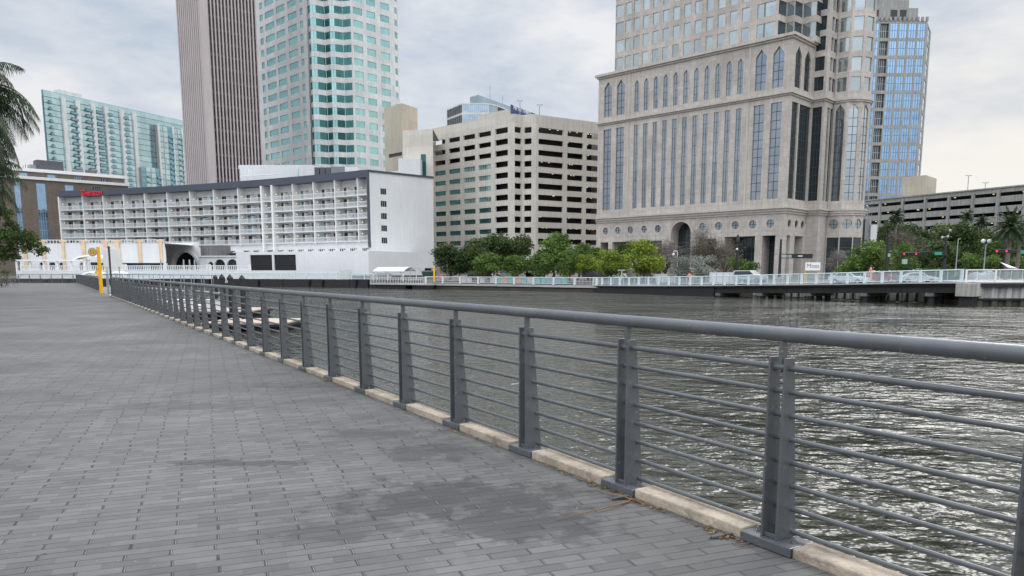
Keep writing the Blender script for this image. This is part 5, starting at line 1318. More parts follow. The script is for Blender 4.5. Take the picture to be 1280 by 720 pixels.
# boat shelter with white vaulted roof near the blank hotel end
sa, sb = at(474, 340, 147), at(513, 340, 141.5); sa.z = sb.z = 0; u = (sb - sa).normalized(); n = u.cross(Z); L = (sb - sa).length
r = thing('boat_shelter', 'white vaulted boarding shelter on the floating pier by the blank hotel end', 'shelter', sa)
mb = MB().use('canvas'); 
for k in range(8):
    f0, f1 = k / 8, (k + 1) / 8; h = lambda f: 1.55 + .75 * math.sin(math.pi * f); P = lambda f, e: sa + u * (L * e) + n * (1.6 - 3.2 * f) + Z * h(f)
    mb.idx([P(f0, 0), P(f0, 1), P(f1, 1), P(f1, 0)], [(0, 1, 2, 3)], True)
mb.build('roof', r)
for e in (.02, .5, .98):
    mb = MB().use('whitep'); mb.tube([sa + u * (L * e) + n * (1.7 * math.cos(math.pi * k / 10)) + Z * (-.2 + 2.45 * math.sin(math.pi * k / 10) ** .6) for k in range(11)], .08, 6); mb.build('hoop', r)
q = sb + u * 1.5
mb = MB().use('greymet'); mb.tube([q + n * (1.6 * math.cos(math.pi * k / 10)) + Z * (-.2 + 2.4 * math.sin(math.pi * k / 10) ** .6) for k in range(11)], .06, 6); mb.build('open_hoop', r)
pa, pb = at(470, 340, 146), at(541, 340, 137); r = thing('floating_pier', 'low floating pier with a white rail below the boarding shelter', 'pier', (pa.x, pa.y, -.7))
pa.z = pb.z = 0; u = (pb - pa).normalized(); n = u.cross(Z); L = (pb - pa).length
mb = MB().use('pavecon'); mb.obox(pa, u, n, 0, L, -.6, 1.6, -.9, -.62); mb.build('deck', r)
mb = MB().use('pile'); mb.obox(pa, u, n, 1, L * .62, -.2, 1.3, WZ - .2, -.92); mb.obox(pa, u, n, L * .74, L, -.2, 1.3, WZ - .2, -.92); mb.build('float', r)
mb = MB().use('whitep'); mb.obox(pa, u, n, 0, L, 1.45, 1.55, .42, .52)
k = 0
while k < L: mb.obox(pa, u, n, k, k + .07, 1.47, 1.53, -.62, .42); k += .42
mb.build('rail', r)
p = at(543, 352, 137); r = thing('marker_post', 'short orange post at the end of the floating pier', 'marker post', p); mb = MB().use('yellow'); mb.tube([p, p + Z * 2.5], .17, 8); mb.tube([p + Z * 2.5, p + Z * 2.62], [.17, .05], 8); mb.build('post', r)
# ---- elevated riverwalk on piles
EP = [Vector(p) for p in ((12.2, 116.0, -.52), (19, 106, -.40), (25.2, 96.6, -.2), (30, 88, .02), (34.2, 80.4, .22), (37.5, 75, .4), (40.6, 70.0, .52))]
r = thing('elevated_riverwalk', 'low concrete riverwalk bridge on dark piles curving along the far seawall', 'footbridge', EP[0])
def ribbon(mb, path, w0, w1, z0, z1):
    for a, b in zip(path, path[1:]):
        na = (b - a); na.z = 0; na.normalize(); n = na.cross(Z)
        mb.hexa([a + n * w0 + Z * z0, b + n * w0 + Z * z0, b + n * w1 + Z * z0, a + n * w1 + Z * z0, a + n * w0 + Z * z1, b + n * w0 + Z * z1, b + n * w1 + Z * z1, a + n * w1 + Z * z1])
mb = MB().use('pavecon'); ribbon(mb, EP, -4.2, .3, -.13, 0); mb.build('deck', r)
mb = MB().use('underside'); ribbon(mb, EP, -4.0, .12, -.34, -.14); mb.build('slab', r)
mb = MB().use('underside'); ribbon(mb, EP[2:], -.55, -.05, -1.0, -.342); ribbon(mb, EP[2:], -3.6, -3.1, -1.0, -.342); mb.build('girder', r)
mb = MB().use('pile'); ribbon(mb, EP[:3], -3.8, .05, WZ + .1, -.36); mb.build('shade_skirt', r)  # black fill stands in for the shade under the low deck
L = plen(EP); s = 24
while s < L - 1:
    p, d = poly_at(EP, s); d = Vector((d.x, d.y, 0)).normalized(); n = d.cross(Z)
    mb = MB().use('greyconcdk'); mb.obox((p.x, p.y, 0), d, n, -.4, .4, -3.9, .0, p.z - 1.32, p.z - 1.0); mb.build('pile_cap', r)
    for w in (-.5, -1.9, -3.3): mb = MB().use('pile'); mb.tube([Vector((p.x, p.y, WZ - 1)) + n * w, Vector((p.x, p.y, p.z - 1.33)) + n * w], .33, 10); mb.build('pile', r)
    s += 6.8
p = EP[-1]; d = (EP[-1] - EP[-2]); d.z = 0; d.normalize(); n = d.cross(Z)
mb = MB().use('pier'); mb.obox((p.x, p.y, 0), d, n, -.3, 1.3, -4.2, .42, -.78, .38); mb.build('end_bent', r, bevel=.03)
mb = MB().use('pile'); mb.obox((p.x, p.y, 0), d, n, -.1, 1.1, -4, .1, WZ - .5, -.79); mb.build('end_pile', r)
bank_rail('railing', 'pale blue picket railing along the elevated riverwalk bridge', [p + Z * .0 for p in EP], 1.9, 1.08, 'paleblue', 'paleblue', 1.1, None, .2, glazed=True)
# ---- right-hand sheet pile quay
QP = [Vector(p) for p in ((41.9, 69.6, .5), (48, 68.2, .55), (62, 66.0, .6), (90, 62.0, .6))]
mb = MB().use('pavecon'); ribbon(mb, QP, -14, .1, -.1, 0); tag(mb.build('quay_pavement'), kind='structure')
r = thing('sheet_pile_wall', 'grey corrugated sheet pile wall under the right-hand quay', 'seawall', QP[0])
mb = MB().use('underside'); ribbon(mb, QP, -.3, .35, -.42, -.102); mb.build('cap_beam', r)
mb = MB(); 
for a, b in zip(QP, QP[1:]):
    u = (b - a); u.z = 0; l = u.length; u.normalize(); n = u.cross(Z); k = 0; a0 = Vector((a.x, a.y, 0)); zz = a.z
    while k < l:
        c = [(0, .0), (.42, .0), (.58, -.28), (1.0, -.28), (1.16, 0)]
        for (s0, w0), (s1, w1) in zip(c, c[1:]):
            for m_, z0, z1 in (('wet', WZ - .5, -.98), ('sheet', -.96, zz - .43)):
                mb.use(m_); P = lambda s_, w_, z_: a0 + u * (k + s_) + n * (w_ + (.1 if m_ == 'wet' else 0)) + Z * z_
                mb.face([P(s0, w0, z0), P(s1, w1, z0), P(s1, w1, z1), P(s0, w0, z1)])
        k += 1.16
mb.build('sheet', r)
mb = MB().use('underside'); ribbon(mb, QP, -.3, .2, -1.62, -1.44); mb.build('waler', r)
bank_rail('railing', 'white railing on the sheet pile quay at the far right', [Vector((40.9, 69.9, .52))] + QP[1:], 2.3, 1.05, 'whitep', 'whitep', .9, None, .16, glazed=True)
# seawall glimpsed behind the bridge piles
mb = MB()
a, b = Vector((31, 98.9, 0)), Vector((41.4, 78.1, 0)); u = (b - a).normalized(); n = u.cross(Z); k = 0
while k < (b - a).length: mb.use('sheet'); mb.obox(a, u, n, k, k + .55, .02, .3, WZ + .05, -.35); k += 1.1
tag(mb.build('sheet_pile_strips'), kind='structure')
# ================================================================== vegetation
def leaf(mb, p, s, flat=.0):
    a = R_.uniform(0, 6.283); t_ = math.acos(R_.uniform(-1, 1)); x = Vector((math.sin(t_) * math.cos(a), math.sin(t_) * math.sin(a), math.cos(t_) * (1 - flat)))
    y = x.orthogonal().normalized(); y.rotate(Matrix.Rotation(R_.uniform(0, 6.283), 3, x.normalized())); x = x.normalized()
    z_ = x.cross(y); mb.face([p - y * s, p + z_ * s * .55, p + y * s, p - z_ * s * .55])
def crown_mesh(mb, clumps, n, s):
    tot = sum(r ** 2 for _, r in clumps)
    for c, r in clumps:
        m_ = int(n * r * r / tot)
        for _ in range(m_):
            d = Vector((R_.gauss(0, 1), R_.gauss(0, 1), R_.gauss(0, 1))).normalized(); q = R_.random() ** .45
            if d.z < -.2 and R_.random() < .55: continue
            leaf(mb, Vector(c) + Vector((d.x * r, d.y * r, d.z * r * .78)) * q * R_.uniform(.86, 1.12), s * R_.uniform(.6, 1.3))
def make_tree(name, lab, cat, leafm, h, rad_, base, nl, ls, ncl=16, trunk_h=.32, bark='bark', twiggy=False, egg=1.0):
    r = thing(name, lab, cat); mb = MB().use(bark)
    fork = Vector((0, 0, h * trunk_h)); mb.tube([(0, 0, -.1), (.04 * h, .01 * h, h * trunk_h * .5), fork], [h * .032, h * .024, h * .02], 8)
    cl = []
    for k in range(ncl):
        a = 6.283 * k / ncl * 2.4 + R_.uniform(-.4, .4); f = R_.random() ** .6; zf = R_.random()
        zz = h * (base + (1 - base) * (.12 + .74 * zf)); rr = rad_ * (1 - .75 * abs(zf - .35) ** 1.3 * egg) * f * .72
        c = Vector((math.cos(a) * rr, math.sin(a) * rr, zz)); cr = rad_ * R_.uniform(.26, .44); cl.append((c, cr))
        if k % 2 == 0:
            mid = fork + (c - fork) * .5 + Vector((0, 0, -.04 * h)); mb.tube([fork, mid, c], [h * .014, h * .009, h * .003], 5)
    mb.build('trunk', r)
    mb = MB().use(leafm)
    if twiggy:
        for c, cr in cl:
            for _ in range(nl // ncl):
                d = Vector((R_.gauss(0, 1), R_.gauss(0, 1), R_.gauss(.5, .8))).normalized(); o = c + Vector((R_.uniform(-1, 1), R_.uniform(-1, 1), R_.uniform(-1, 1))) * cr * .8; e = o + d * cr * R_.uniform(.4, 1); w = d.orthogonal().normalized() * ls
                mb.face([o - w, o + w, e + w * .3, e - w * .3])
                if R_.random() < .4: leaf(mb, e, ls * 4)
    else: crown_mesh(mb, cl, nl, ls)
    mb.build('crown', r); return r
def place(o, x, Y, zt, h0, wfac=1.0, rz=None, z0=-.12, lab=None, group=None):
    p = at(x, 340, Y); s = (zt - z0) / h0; o.location = (p.x, Y, z0); o.scale = (s * wfac, s * wfac, s); o.rotation_euler = (0, 0, R_.uniform(0, 6.28) if rz is None else rz)
    if lab: o['label'] = lab
    if group: o['group'] = group
ztop_ = lambda y, Y: EYE + (340 - y) / FPX * Y * 1.0
oak = make_tree('broadleaf_tree', 'x', 'tree', 'green1', 9, 4.6, .10, 8500, .24, 28, .24)
oak2 = make_tree('broadleaf_tree', 'x', 'tree', 'green2', 9, 4.6, .10, 8000, .24, 26, .24)
young = make_tree('young_tree', 'x', 'tree', 'green3', 6, 3.2, .12, 5200, .17, 22, .22)
young2 = make_tree('young_tree', 'x', 'tree', 'green2', 6, 3.2, .12, 5200, .17, 22, .22)
bare = make_tree('bare_tree', 'x', 'tree', 'twig', 7, 3.2, .15, 1900, .02, 22, .22, twiggy=True)
bare2 = make_tree('bare_tree', 'x', 'tree', 'twigred', 7, 3.4, .12, 1900, .02, 22, .2, twiggy=True)
silverb = make_tree('silver_bush', 'x', 'bush', 'silver', 3.6, 2.3, .02, 3600, .11, 16, .15)
greenb = make_tree('green_bush', 'x', 'bush', 'green2', 3.6, 2.4, .02, 3600, .12, 16, .15)
used = set()
def tree(proto, h0, x, Y, ytop, wpx, r0, lab, group):
    o = proto
    if proto.name in used: o = copy_tree(proto)
    used.add(proto.name)
    zt = ztop_(ytop, Y); s = (zt + .12) / h0; w = (wpx / 2 / FPX * Y) / (r0 * s) * 1.3; place(o, x, Y, zt, h0, w, lab=lab, group=group)
GR = 'trees along the far bank'
for x, Y, yt, w, lab in ((562, 153, 304, 44, 'dark rounded tree closest to the blank hotel end, leftmost of the bank trees'), (592, 152, 297, 46, 'dark dense tree second from the hotel end'), (614, 150, 291, 58, 'tall dark tree in front of the left part of the beige car park'), (647, 149, 293, 40, 'dark tree just left of the corner of the beige car park')):
    tree(oak, 9, x, Y, yt, w, 4.6, lab, GR)
for x, Y, yt, w, lab in ((690, 148, 290, 58, 'tall olive-green tree below the right face of the beige car park'), (722, 150, 303, 44, 'mid-green tree just left of the stone tower'), (742, 156, 308, 30, 'small mid-green tree at the left edge of the stone tower')):
    tree(oak2, 9, x, Y, yt, w, 4.6, lab, GR)
tree(oak, 9, 778, 146, 302, 36, 4.6, 'dark tree peeping over two yellow-green trees before the stone tower', GR)
for x, Y, yt, w, lab in ((763, 127, 312, 42, 'yellow-green young tree at the left foot of the stone tower'), (803, 123, 300, 50, 'brightest yellow-green tree left of the great arch'), (735, 133, 318, 36, 'fresh green young tree left of the two yellow-green trees')):
    tree(young, 6, x, Y, yt, w, 3.2, lab, GR)
for x, Y, yt, w, lab in ((610, 141, 316, 38, 'small front-row tree, first from the hotel side'), (645, 140, 319, 38, 'small front-row tree, second from the hotel side'), (681, 138, 316, 40, 'small front-row tree, third from the hotel side'), (713, 135, 313, 36, 'small front-row tree, fourth from the hotel side'), (1128, 118, 303, 30, 'small leafy tree just right of the tall dark traffic pole')):
    tree(young2, 6, x, Y, yt, w, 3.2, lab, GR if x < 1000 else 'trees right of the stone tower')
tree(oak2, 9, 1080, 106, 299, 58, 4.6, 'leafy tree with leaning trunk at the right foot of the stone tower', 'trees right of the stone tower')
for x, Y, yt, w, lab in ((832, 133, 303, 46, 'bare brown tree covering the left side of the great arch'), (1050, 112, 314, 34, 'bare grey tree at the right foot of the stone tower'), (877, 131, 288, 34, 'tall thin bare tree right of the great arch')): tree(bare, 7, x, Y, yt, w, 3.2, lab, 'bare trees by the stone tower')
for x, Y, yt, w, lab in ((884, 129, 297, 56, 'wide reddish bare tree in front of the stone tower columns'), (905, 127, 303, 40, 'reddish bare tree above the green bush')): tree(bare2, 7, x, Y, yt, w, 3.4, lab, 'bare trees by the stone tower')
for x, Y, yt, w, lab in ((851, 119, 321, 34, 'pale grey twiggy bush on the bank before the great arch'), (880, 118, 320, 34, 'silver-leaved bush on the bank, right of the grey twiggy bush')): tree(silverb, 3.6, x, Y, yt, w, 2.3, lab, 'silver bushes')
tree(greenb, 3.6, 923, 122, 320, 42, 2.4, 'round green bush in front of the dark column bays', 'bushes right of the silver ones')
for k, (x, Y, yt, w, pr__) in enumerate(((1108, 196, 275, 44, oak), (1136, 205, 279, 52, oak), (1168, 214, 279, 50, oak2), (1196, 208, 278, 56, oak), (1224, 215, 286, 46, oak), (1122, 150, 291, 52, bare), (1246, 205, 300, 40, oak2), (1272, 200, 298, 44, oak), (1180, 150, 300, 50, oak), (1150, 160, 296, 40, oak))):
    lab = ['dark tree closest to the white annex wall', 'dark tree right of the white annex wall, behind the traffic lights', 'dark mid-green tree left of the green street sign', 'broad dark tree right of the green street sign', 'dark tree behind the twin-globe lamp', 'bare brownish tree behind the red traffic lights', 'low tree left of the date palm', 'dark tree right of the date palm trunk', 'dark low tree behind the pole with the green street sign', 'dark low tree between the red traffic lights and the green sign'][k]
    tree(pr__, 7 if pr__ is bare else 9, x, Y, yt, w, 3.2 if pr__ is bare else 4.6, lab, 'trees below the long grey car park')
for x, Y, yt, w, lab in ((1214, 122, 314, 40, 'low green bush left of the twin-globe lamp'), (1238, 120, 316, 36, 'low green bush under the twin-globe lamp'), (1272, 125, 318, 34, 'low green bush at the right edge behind the date palm')): tree(greenb, 3.6, x, Y, yt, w, 2.4, lab, 'bushes below the long grey car park')
# clipped hedge along the road
a, b = at(1046, 340, 124), at(1082, 340, 122); r = thing('hedge', 'low dark clipped hedge along the foot of the rounded bay', 'hedge', (a.x, a.y, -.1))
mb = MB().use('green1')
for _ in range(2600): leaf(mb, Vector((R_.uniform(a.x, b.x), 123 + R_.uniform(-.6, .6), R_.uniform(0, 1.5))), .12)
mb.build('foliage', r)
a, b = at(1146, 340, 142), at(1214, 340, 138); r = thing('hedge', 'long dark clipped hedge beyond the road under the dark trees', 'hedge', (a.x, a.y, -.1))
mb = MB().use('green1')
for _ in range(4600): leaf(mb, Vector((R_.uniform(a.x, b.x), 140 + R_.uniform(-.6, .6), R_.uniform(0, 2.1))), .14)
mb.build('foliage', r)
# ---- palms
def frond(mb, base, az, el, ln, droop, nl, ll, wob=.15, hang=.5, wid=.03):
    p = Vector(base); d = Vector((math.cos(az) * math.cos(el), math.sin(az) * math.cos(el), math.sin(el))); n = 14; pts = [p.copy()]
    for k in range(n): 
        d = (d + Vector((0, 0, -droop / n * (1 + k / n)))).normalized(); p = p + d * ln / n; pts.append(p.copy())
    mb.tube(pts, [.035 * (1 - .85 * k / n) * ln / 3 for k in range(n + 1)], 4, False)
    for k in range(nl):
        f = .12 + .88 * k / nl; i = min(int(f * n), n - 1); q = pts[i] + (pts[i + 1] - pts[i]) * (f * n - i); t_ = (pts[i + 1] - pts[i]).normalized()
        side = t_.cross(Z); side = side.normalized() if side.length > .01 else Vector((1, 0, 0))
        l_ = ll * (math.sin(math.pi * min(1, .18 + .8 * f)) ** .7) * R_.uniform(.8, 1.15)
        for sg in (-1, 1):
            dd = (side * sg + t_ * .75 + Z * R_.uniform(-.25, .3)).normalized(); w = t_ * wid
            m1 = q + dd * l_ * .5 - Z * hang * l_ * .12; e = q + dd * l_ * .85 - Z * hang * l_ * R_.uniform(.5, .9)
            mb.face([q - w, q + w, m1 + w * .9, m1 - w * .9]); mb.face([m1 - w * .9, m1 + w * .9, e])
def palm(name, lab, loc, hz, fr, lean=(0, 0), group=None):
    r = thing(name, lab, 'palm tree', loc, group); mb = MB().use('palmbark'); rr = fr['tr']; n = 26
    mb.tube([(loc[0] + lean[0] * k / n, loc[1] + lean[1] * k / n, loc[2] - .1 + (hz - loc[2]) * k / n) for k in range(n + 1)], [rr * (1.25 - .3 * k / n) * (1 + .07 * (k % 2)) for k in range(n + 1)], 10); mb.build('trunk', r)
    c = Vector((loc[0] + lean[0], loc[1] + lean[1], hz)); mb = MB().use('frond'); mb2 = MB().use('fronddry')
    for k in range(fr['n']):
        az = k * 2.39996 + R_.uniform(-.2, .2); f = k / fr['n']; el = rad(fr['e0'] + (fr['e1'] - fr['e0']) * f + R_.uniform(-7, 7))
        frond(mb, c + Z * R_.uniform(-.25, .25), az, el, fr['l'] * R_.uniform(.85, 1.1), fr['d'] * R_.uniform(.8, 1.2), fr['nl'], fr['ll'], hang=fr['h'], wid=fr['w'])
    for k in range(fr.get('dry', 0)): frond(mb2, c - Z * .3, R_.uniform(0, 6.28), rad(R_.uniform(-65, -30)), fr['l'] * .75, .5, fr['nl'] // 2, fr['ll'] * .8, hang=1.2, wid=fr['w'])
    mb.build('crown', r)
    if fr.get('dry'): mb2.build('dead_fronds', r)
    return r
palm('feathery_palm', 'tall palm with drooping feathery fronds at the left edge of the promenade', (-25.0, 36.0, 0), 9.0, dict(n=96, e0=72, e1=-85, l=3.7, d=1.7, nl=52, ll=.9, h=1.4, w=.024, dry=16, tr=.17))
palm('feathery_palm', 'lower feathery palm behind the tall one, just above the oak boughs', (-30.9, 45.5, 0), 6.9, dict(n=70, e0=70, e1=-80, l=2.9, d=1.7, nl=40, ll=.75, h=1.4, w=.024, dry=14, tr=.16))
p = at(1258, 340, 106); palm('date_palm', 'full date palm standing before the long grey car park at the right', (p.x, p.y, -.1), ztop_(286, 106), dict(n=60, e0=80, e1=-35, l=3.1, d=.8, nl=40, ll=.55, h=.5, w=.03, tr=.24))
p = at(1271, 340, 112); palm('date_palm', 'second date palm at the right edge, mostly behind the full one', (p.x, p.y, -.1), ztop_(292, 112), dict(n=44, e0=80, e1=-30, l=2.6, d=.8, nl=34, ll=.5, h=.5, w=.03, tr=.22))
for x, y, Y, lab in ((1116, 273, 190, 'small fan palm crown above the trees nearest the white annex'), (1203, 272, 212, 'small palm crown rising above the dark trees, second from the annex'), (1222, 279, 214, 'small palm crown against the grey wall of the long car park')):
    p = at(x, 340, Y); palm('cabbage_palm', lab, (p.x, p.y, -.1), ztop_(y, Y), dict(n=34, e0=80, e1=-40, l=2.4, d=1.1, nl=18, ll=.7, h=.8, w=.06, tr=.22), group='small palms below the long car park')
# ---- the oak whose boughs reach in from the left
r = thing('oak_tree', 'oak reaching its leafy boughs in from the left edge over the railing', 'tree', (-41.5, 52, 0))
mb = MB().use('bark'); T0_ = Vector((-41.5, 52, -.1)); F_ = Vector((-40.9, 51.8, 2.6)); mb.tube([T0_, (-41.3, 51.9, 1.3), F_], [.36, .28, .25], 10)
cl = []
for x, y, rr, dy in ((4, 268, .62, 0), (-14, 292, .9, .5), (8, 296, .75, -.6), (20, 290, .5, .4), (24, 301, .62, 0), (36, 294, .5, -.3), (42, 303, .48, .3), (33, 310, .45, 0), (47, 308, .40, 0), (56, 313, .34, .2), (48, 316, .33, -.2), (12, 312, .6, .3), (2, 322, .62, 0), (-18, 315, .9, 0), (-35, 285, 1.1, 0), (-60, 290, 1.2, .5), (-90, 280, 1.3, 0), (-70, 315, 1.0, 0), (18, 322, .4, 0), (14, 281, .45, 0), (-30, 262, .9, 0)):
    c = at(x, y, 51 + dy); cl.append((c, rr * 1.05)); mid = F_ + (c - F_) * .55 + Vector((0, 0, .25)); mb.tube([F_, mid, c], [.09, .05, .012], 6)
mb.build('trunk', r)
mb = MB().use('green1'); crown_mesh(mb, cl, 9000, .10); mb.use('green2'); crown_mesh(mb, cl, 3500, .09); mb.build('crown', r)
# shrub and purple plant by the railing end
r = thing('bare_shrub', 'grey bare-stemmed shrub with a few dark purple leaves at the left railing end', 'shrub', (-47, 71, 0)); mb = MB().use('twig')
for _ in range(240):
    o = Vector((-47.5 + R_.gauss(0, .9), 71 + R_.gauss(0, .5), R_.uniform(.0, .7))); d = Vector((R_.gauss(0, .7), R_.gauss(0, .4), R_.uniform(.3, 1))).normalized(); e = o + d * R_.uniform(.5, 1.6); mb.tube([o, (o + e) / 2 + Vector((0, 0, .1)), e], [.02, .014, .004], 4, False)
mb.build('stems', r)
mb = MB().use('green1'); crown_mesh(mb, [(Vector((-48.6, 71.4, 1.0)), .9), (Vector((-46.3, 71, 1.3)), .5), (Vector((-49.5, 71, 2.0)), .8)], 900, .09); mb.build('leaves', r)
mb = MB().use('purple'); crown_mesh(mb, [(Vector((-45.9, 70.5, 2.75)), .38), (Vector((-47.2, 70.4, 2.2)), .2)], 420, .07); mb.build('purple_leaves', r)
# ================================================================== vehicles
def make_car(name, lab, paint, loc, rz, kind='car'):
    r = thing(name, lab, 'van' if kind == 'van' else 'car', loc, rz=rz)
    if kind == 'van': prof = [(-2.6, .45), (-2.6, 1.95), (-2.45, 2.1), (1.05, 2.1), (1.75, 1.35), (2.5, 1.1), (2.62, .45)]; cab = [(.55, 1.3), (.55, 1.92), (1.0, 1.95), (1.58, 1.35)]; hw = .95; wx = (-1.65, 1.75)
    elif kind == 'suv': prof = [(-2.3, .45), (-2.33, 1.05), (-2.15, 1.72), (.35, 1.75), (1.15, 1.15), (2.2, 1.0), (2.32, .45)]; cab = [(-2.05, 1.15), (-1.95, 1.62), (.3, 1.66), (.95, 1.18)]; hw = .93; wx = (-1.4, 1.45)
    else: prof = [(-2.25, .42), (-2.28, .95), (-1.75, 1.03), (-1.1, 1.42), (.3, 1.45), (1.1, 1.0), (2.15, .82), (2.25, .42)]; cab = [(-1.5, 1.05), (-1.02, 1.37), (.26, 1.39), (.9, 1.04)]; hw = .9; wx = (-1.38, 1.4)
    def shell(mb, pf, h0, h1):
        zb = max(p[1] for p in pf); n = len(pf); w = lambda z: h0 if z < 1.06 else h0 - (h0 - h1) * (z - 1.06) / max(.01, zb - 1.06)
        v = [(x, -w(z), z) for x, z in pf] + [(x, w(z), z) for x, z in pf]
        mb.idx(v, [tuple(range(n)), tuple(range(2 * n - 1, n - 1, -1))] + [((i + 1) % n, i, n + i, n + (i + 1) % n) for i in range(n)])
    mb = MB().use(paint); shell(mb, prof, hw, hw - .2); o = mb.build('body', loc=(0, 0, 0), bevel=.06); o.parent = r
    for s_ in (-1, 1):
        mb = MB().use('carglass'); zb = 1.9; f = lambda z: hw + .012 - .2 * max(0, z - 1.06) / (max(p[1] for p in prof) - 1.06)
        pts = [(x, s_ * f(z), z) for x, z in cab]; mb.face(pts if s_ > 0 else pts[::-1]); o = mb.build('side_window', loc=(0, 0, 0)); o.parent = r
    fx = [p for p in prof if p[0] > .2 and p[1] > 1.0][-2:] if kind != 'van' else [(1.05, 2.1), (1.75, 1.35)]
    (xa, za), (xb, zb) = ((.3, 1.45), (1.1, 1.0)) if kind == 'car' else ((.35, 1.75), (1.15, 1.15)) if kind == 'suv' else fx
    mb = MB().use('carglass'); k = .012; A_ = lambda t_: (xa + (xb - xa) * t_ + k, za + (zb - za) * t_ + k); (x0, z0), (x1, z1) = A_(.1), A_(.92); mb.face([(x1, -hw + .16, z1), (x1, hw - .16, z1), (x0, hw - .26, z0), (x0, -hw + .26, z0)]); o = mb.build('windscreen', loc=(0, 0, 0)); o.parent = r
    for x in wx:
        for s_ in (-1, 1):
            mb = MB().use('tyre'); mb.tube([(x, s_ * (hw - .2), .34), (x, s_ * (hw + .015), .34)], .34, 16); mb.use('greymet'); mb.tube([(x, s_ * (hw + .0), .34), (x, s_ * (hw + .025), .34)], .2, 12); o = mb.build('wheel', loc=(0, 0, 0)); o.parent = r
    for s_ in (-1, 1):
        mb = MB().use('tail'); mb.box((-2.3 if kind != 'van' else -2.62, s_ * .62 - .16, .8), (-2.2, s_ * .62 + .16, 1.0)); o = mb.build('tail_light', loc=(0, 0, 0)); o.parent = r
        mb = MB().use('whitep'); mb.box((2.1 if kind != 'van' else 2.45, s_ * .6 - .18, .68), (2.27 if kind != 'van' else 2.6, s_ * .6 + .18, .82)); o = mb.build('headlight', loc=(0, 0, 0)); o.parent = r
    return r
for x, Y, paint, kind, rz, lab in ((600, 147, 'carblack', 'suv', 40, 'dark parked car under the front-row trees, nearest the hotel'), (641, 147, 'carsilver', 'van', -45, 'silver van under the second front-row tree'), (664, 150, 'carblack', 'car', -45, 'black car under the trees between the second and third small trees'), (744, 131, 'carblack', 'suv', -50, 'black car half hidden beneath the yellow-green young tree'), (768, 134, 'carwhite', 'van', -40, 'white van behind the yellow-green trees, left of two'), (804, 127, 'carwhite', 'van', -44, 'white van with raked windscreen under the brightest yellow-green tree'), (938, 108, 'carsilver', 'suv', -46, 'silver car behind the bridge rail in front of the column bays'), (1062, 96, 'carwhite', 'car', -46, 'white car roof just above the bridge rail below the rounded bay'), (1101, 118, 'carred', 'car', -20, 'red car beside the tall dark traffic pole'), (1110, 120, 'carwhite', 'suv', -25, 'white car right beside the red car'), (1148, 101, 'carwhite', 'car', -15, 'white car roof close behind the bridge rail near the two red lights'), (1150, 150, 'carsilver', 'car', -10, 'silver car beyond the long hedge, left of three'), (1168, 150, 'carwhite', 'car', -10, 'white car beyond the long hedge, middle of three'), (1190, 149, 'carsilver', 'car', -10, 'silver car beyond the long hedge, right of three')):
    p = at(x, 340, Y); z0 = -.12
    if x > 1000 and Y > 140: z0 = .55
    make_car('parked_car' if kind != 'van' else 'parked_van', lab, paint, (p.x, p.y, z0), rad(rz), kind)
# ================================================================== signs, lamps, signals
def pole_thing(name, lab, cat, x, Y, y0, y1, r_, m_='pole'):
    b = at(x, y0, Y); t_ = at(x, y1, Y); t_.x = b.x; r = thing(name, lab, cat, b); mb = MB().use(m_); mb.tube([b, t_], [r_ * 1.25, r_ * .8], 8); mb.build('post', r); return r, b, t_
def signal_head(par, c, lit=True, w=.5, horizontal=True):
    mb = MB().use('pole'); mb.box((c.x - w * 1.6, c.y - .1, c.z - .22), (c.x + w * 1.6, c.y + .14, c.z + .22)); s = mb.build('signal_head', par, bevel=.03)
    mb = MB().use('redlamp' if lit else 'black'); mb.tube([(c.x - w, c.y - .14, c.z), (c.x - w, c.y - .105, c.z)], .10, 12); mb.build('lamp', s)
    for k in (0, w): mb = MB().use('black'); mb.tube([(c.x + k, c.y - .13, c.z), (c.x + k, c.y - .105, c.z)], .17, 10); mb.build('lamp', s)
r, b, t_ = pole_thing('traffic_signal', 'black mast arm with dark sign box reaching right in front of the stone columns', 'traffic signal', 974, 104, 347, 299, .17)
mb = MB().use('pole'); a = at(976, 318, 104); e = at(1015.5, 318, 104); c_ = at(976, 322.5, 104); mb.box((a.x, 103.9, a.z - .05), (e.x, 104.1, a.z + .08)); mb.box((a.x, 103.9, c_.z - .05), (e.x, 104.1, c_.z + .05)); mb.build('arm', r)
a, e = at(989, 322.8, 104), at(1015, 317.5, 104); mb = MB().use('pole'); mb.box((a.x, 103.7, a.z), (e.x, 103.88, e.z)); mb.build('sign_box', r)
a, e = at(976, 322, 104), at(982, 318.3, 104); mb = MB().use('siggrey'); mb.box((a.x, 103.75, a.z), (e.x, 103.85, e.z)); mb.build('street_sign', r)
a = at(1000, 320, 103.6); mb = MB().use('mullpale'); mb.box((a.x - .25, 103.6, a.z - .1), (a.x + .35, 103.69, a.z + .1)); mb.build('symbol', r)
q = t_; mb = MB().use('greymet'); mb.tube([q, q + Vector((.5, 0, .12)), q + Vector((.75, 0, .05))], .05, 6); mb.build('lamp_arm', r)
r, b, t_ = pole_thing('street_lamp', 'dark lamp post with a small bright lamp in front of the column bays', 'street lamp', 920, 118, 350, 293, .14)
mb = MB().use('pole'); mb.tube([t_ - Z * 1.1, t_ - Z * .4, t_], [.3, .28, .1], 10); mb.build('lantern_hood', r); mb = MB().use('whitep'); mb.sphere(t_ + Vector((-.1, -.2, -2.2)), .17); mb.build('lamp_globe', r)
r, b, t_ = pole_thing('traffic_signal', 'tall dark pole holding a mast arm with two red traffic lights', 'traffic signal', 1107.5, 100, 345, 296, .2)
a = at(1110, 316, 100); e = at(1178, 314.5, 96); mb = MB().use('pole'); mb.tube([a, at(1148, 316, 98)], .07, 6); mb.build('arm', r)
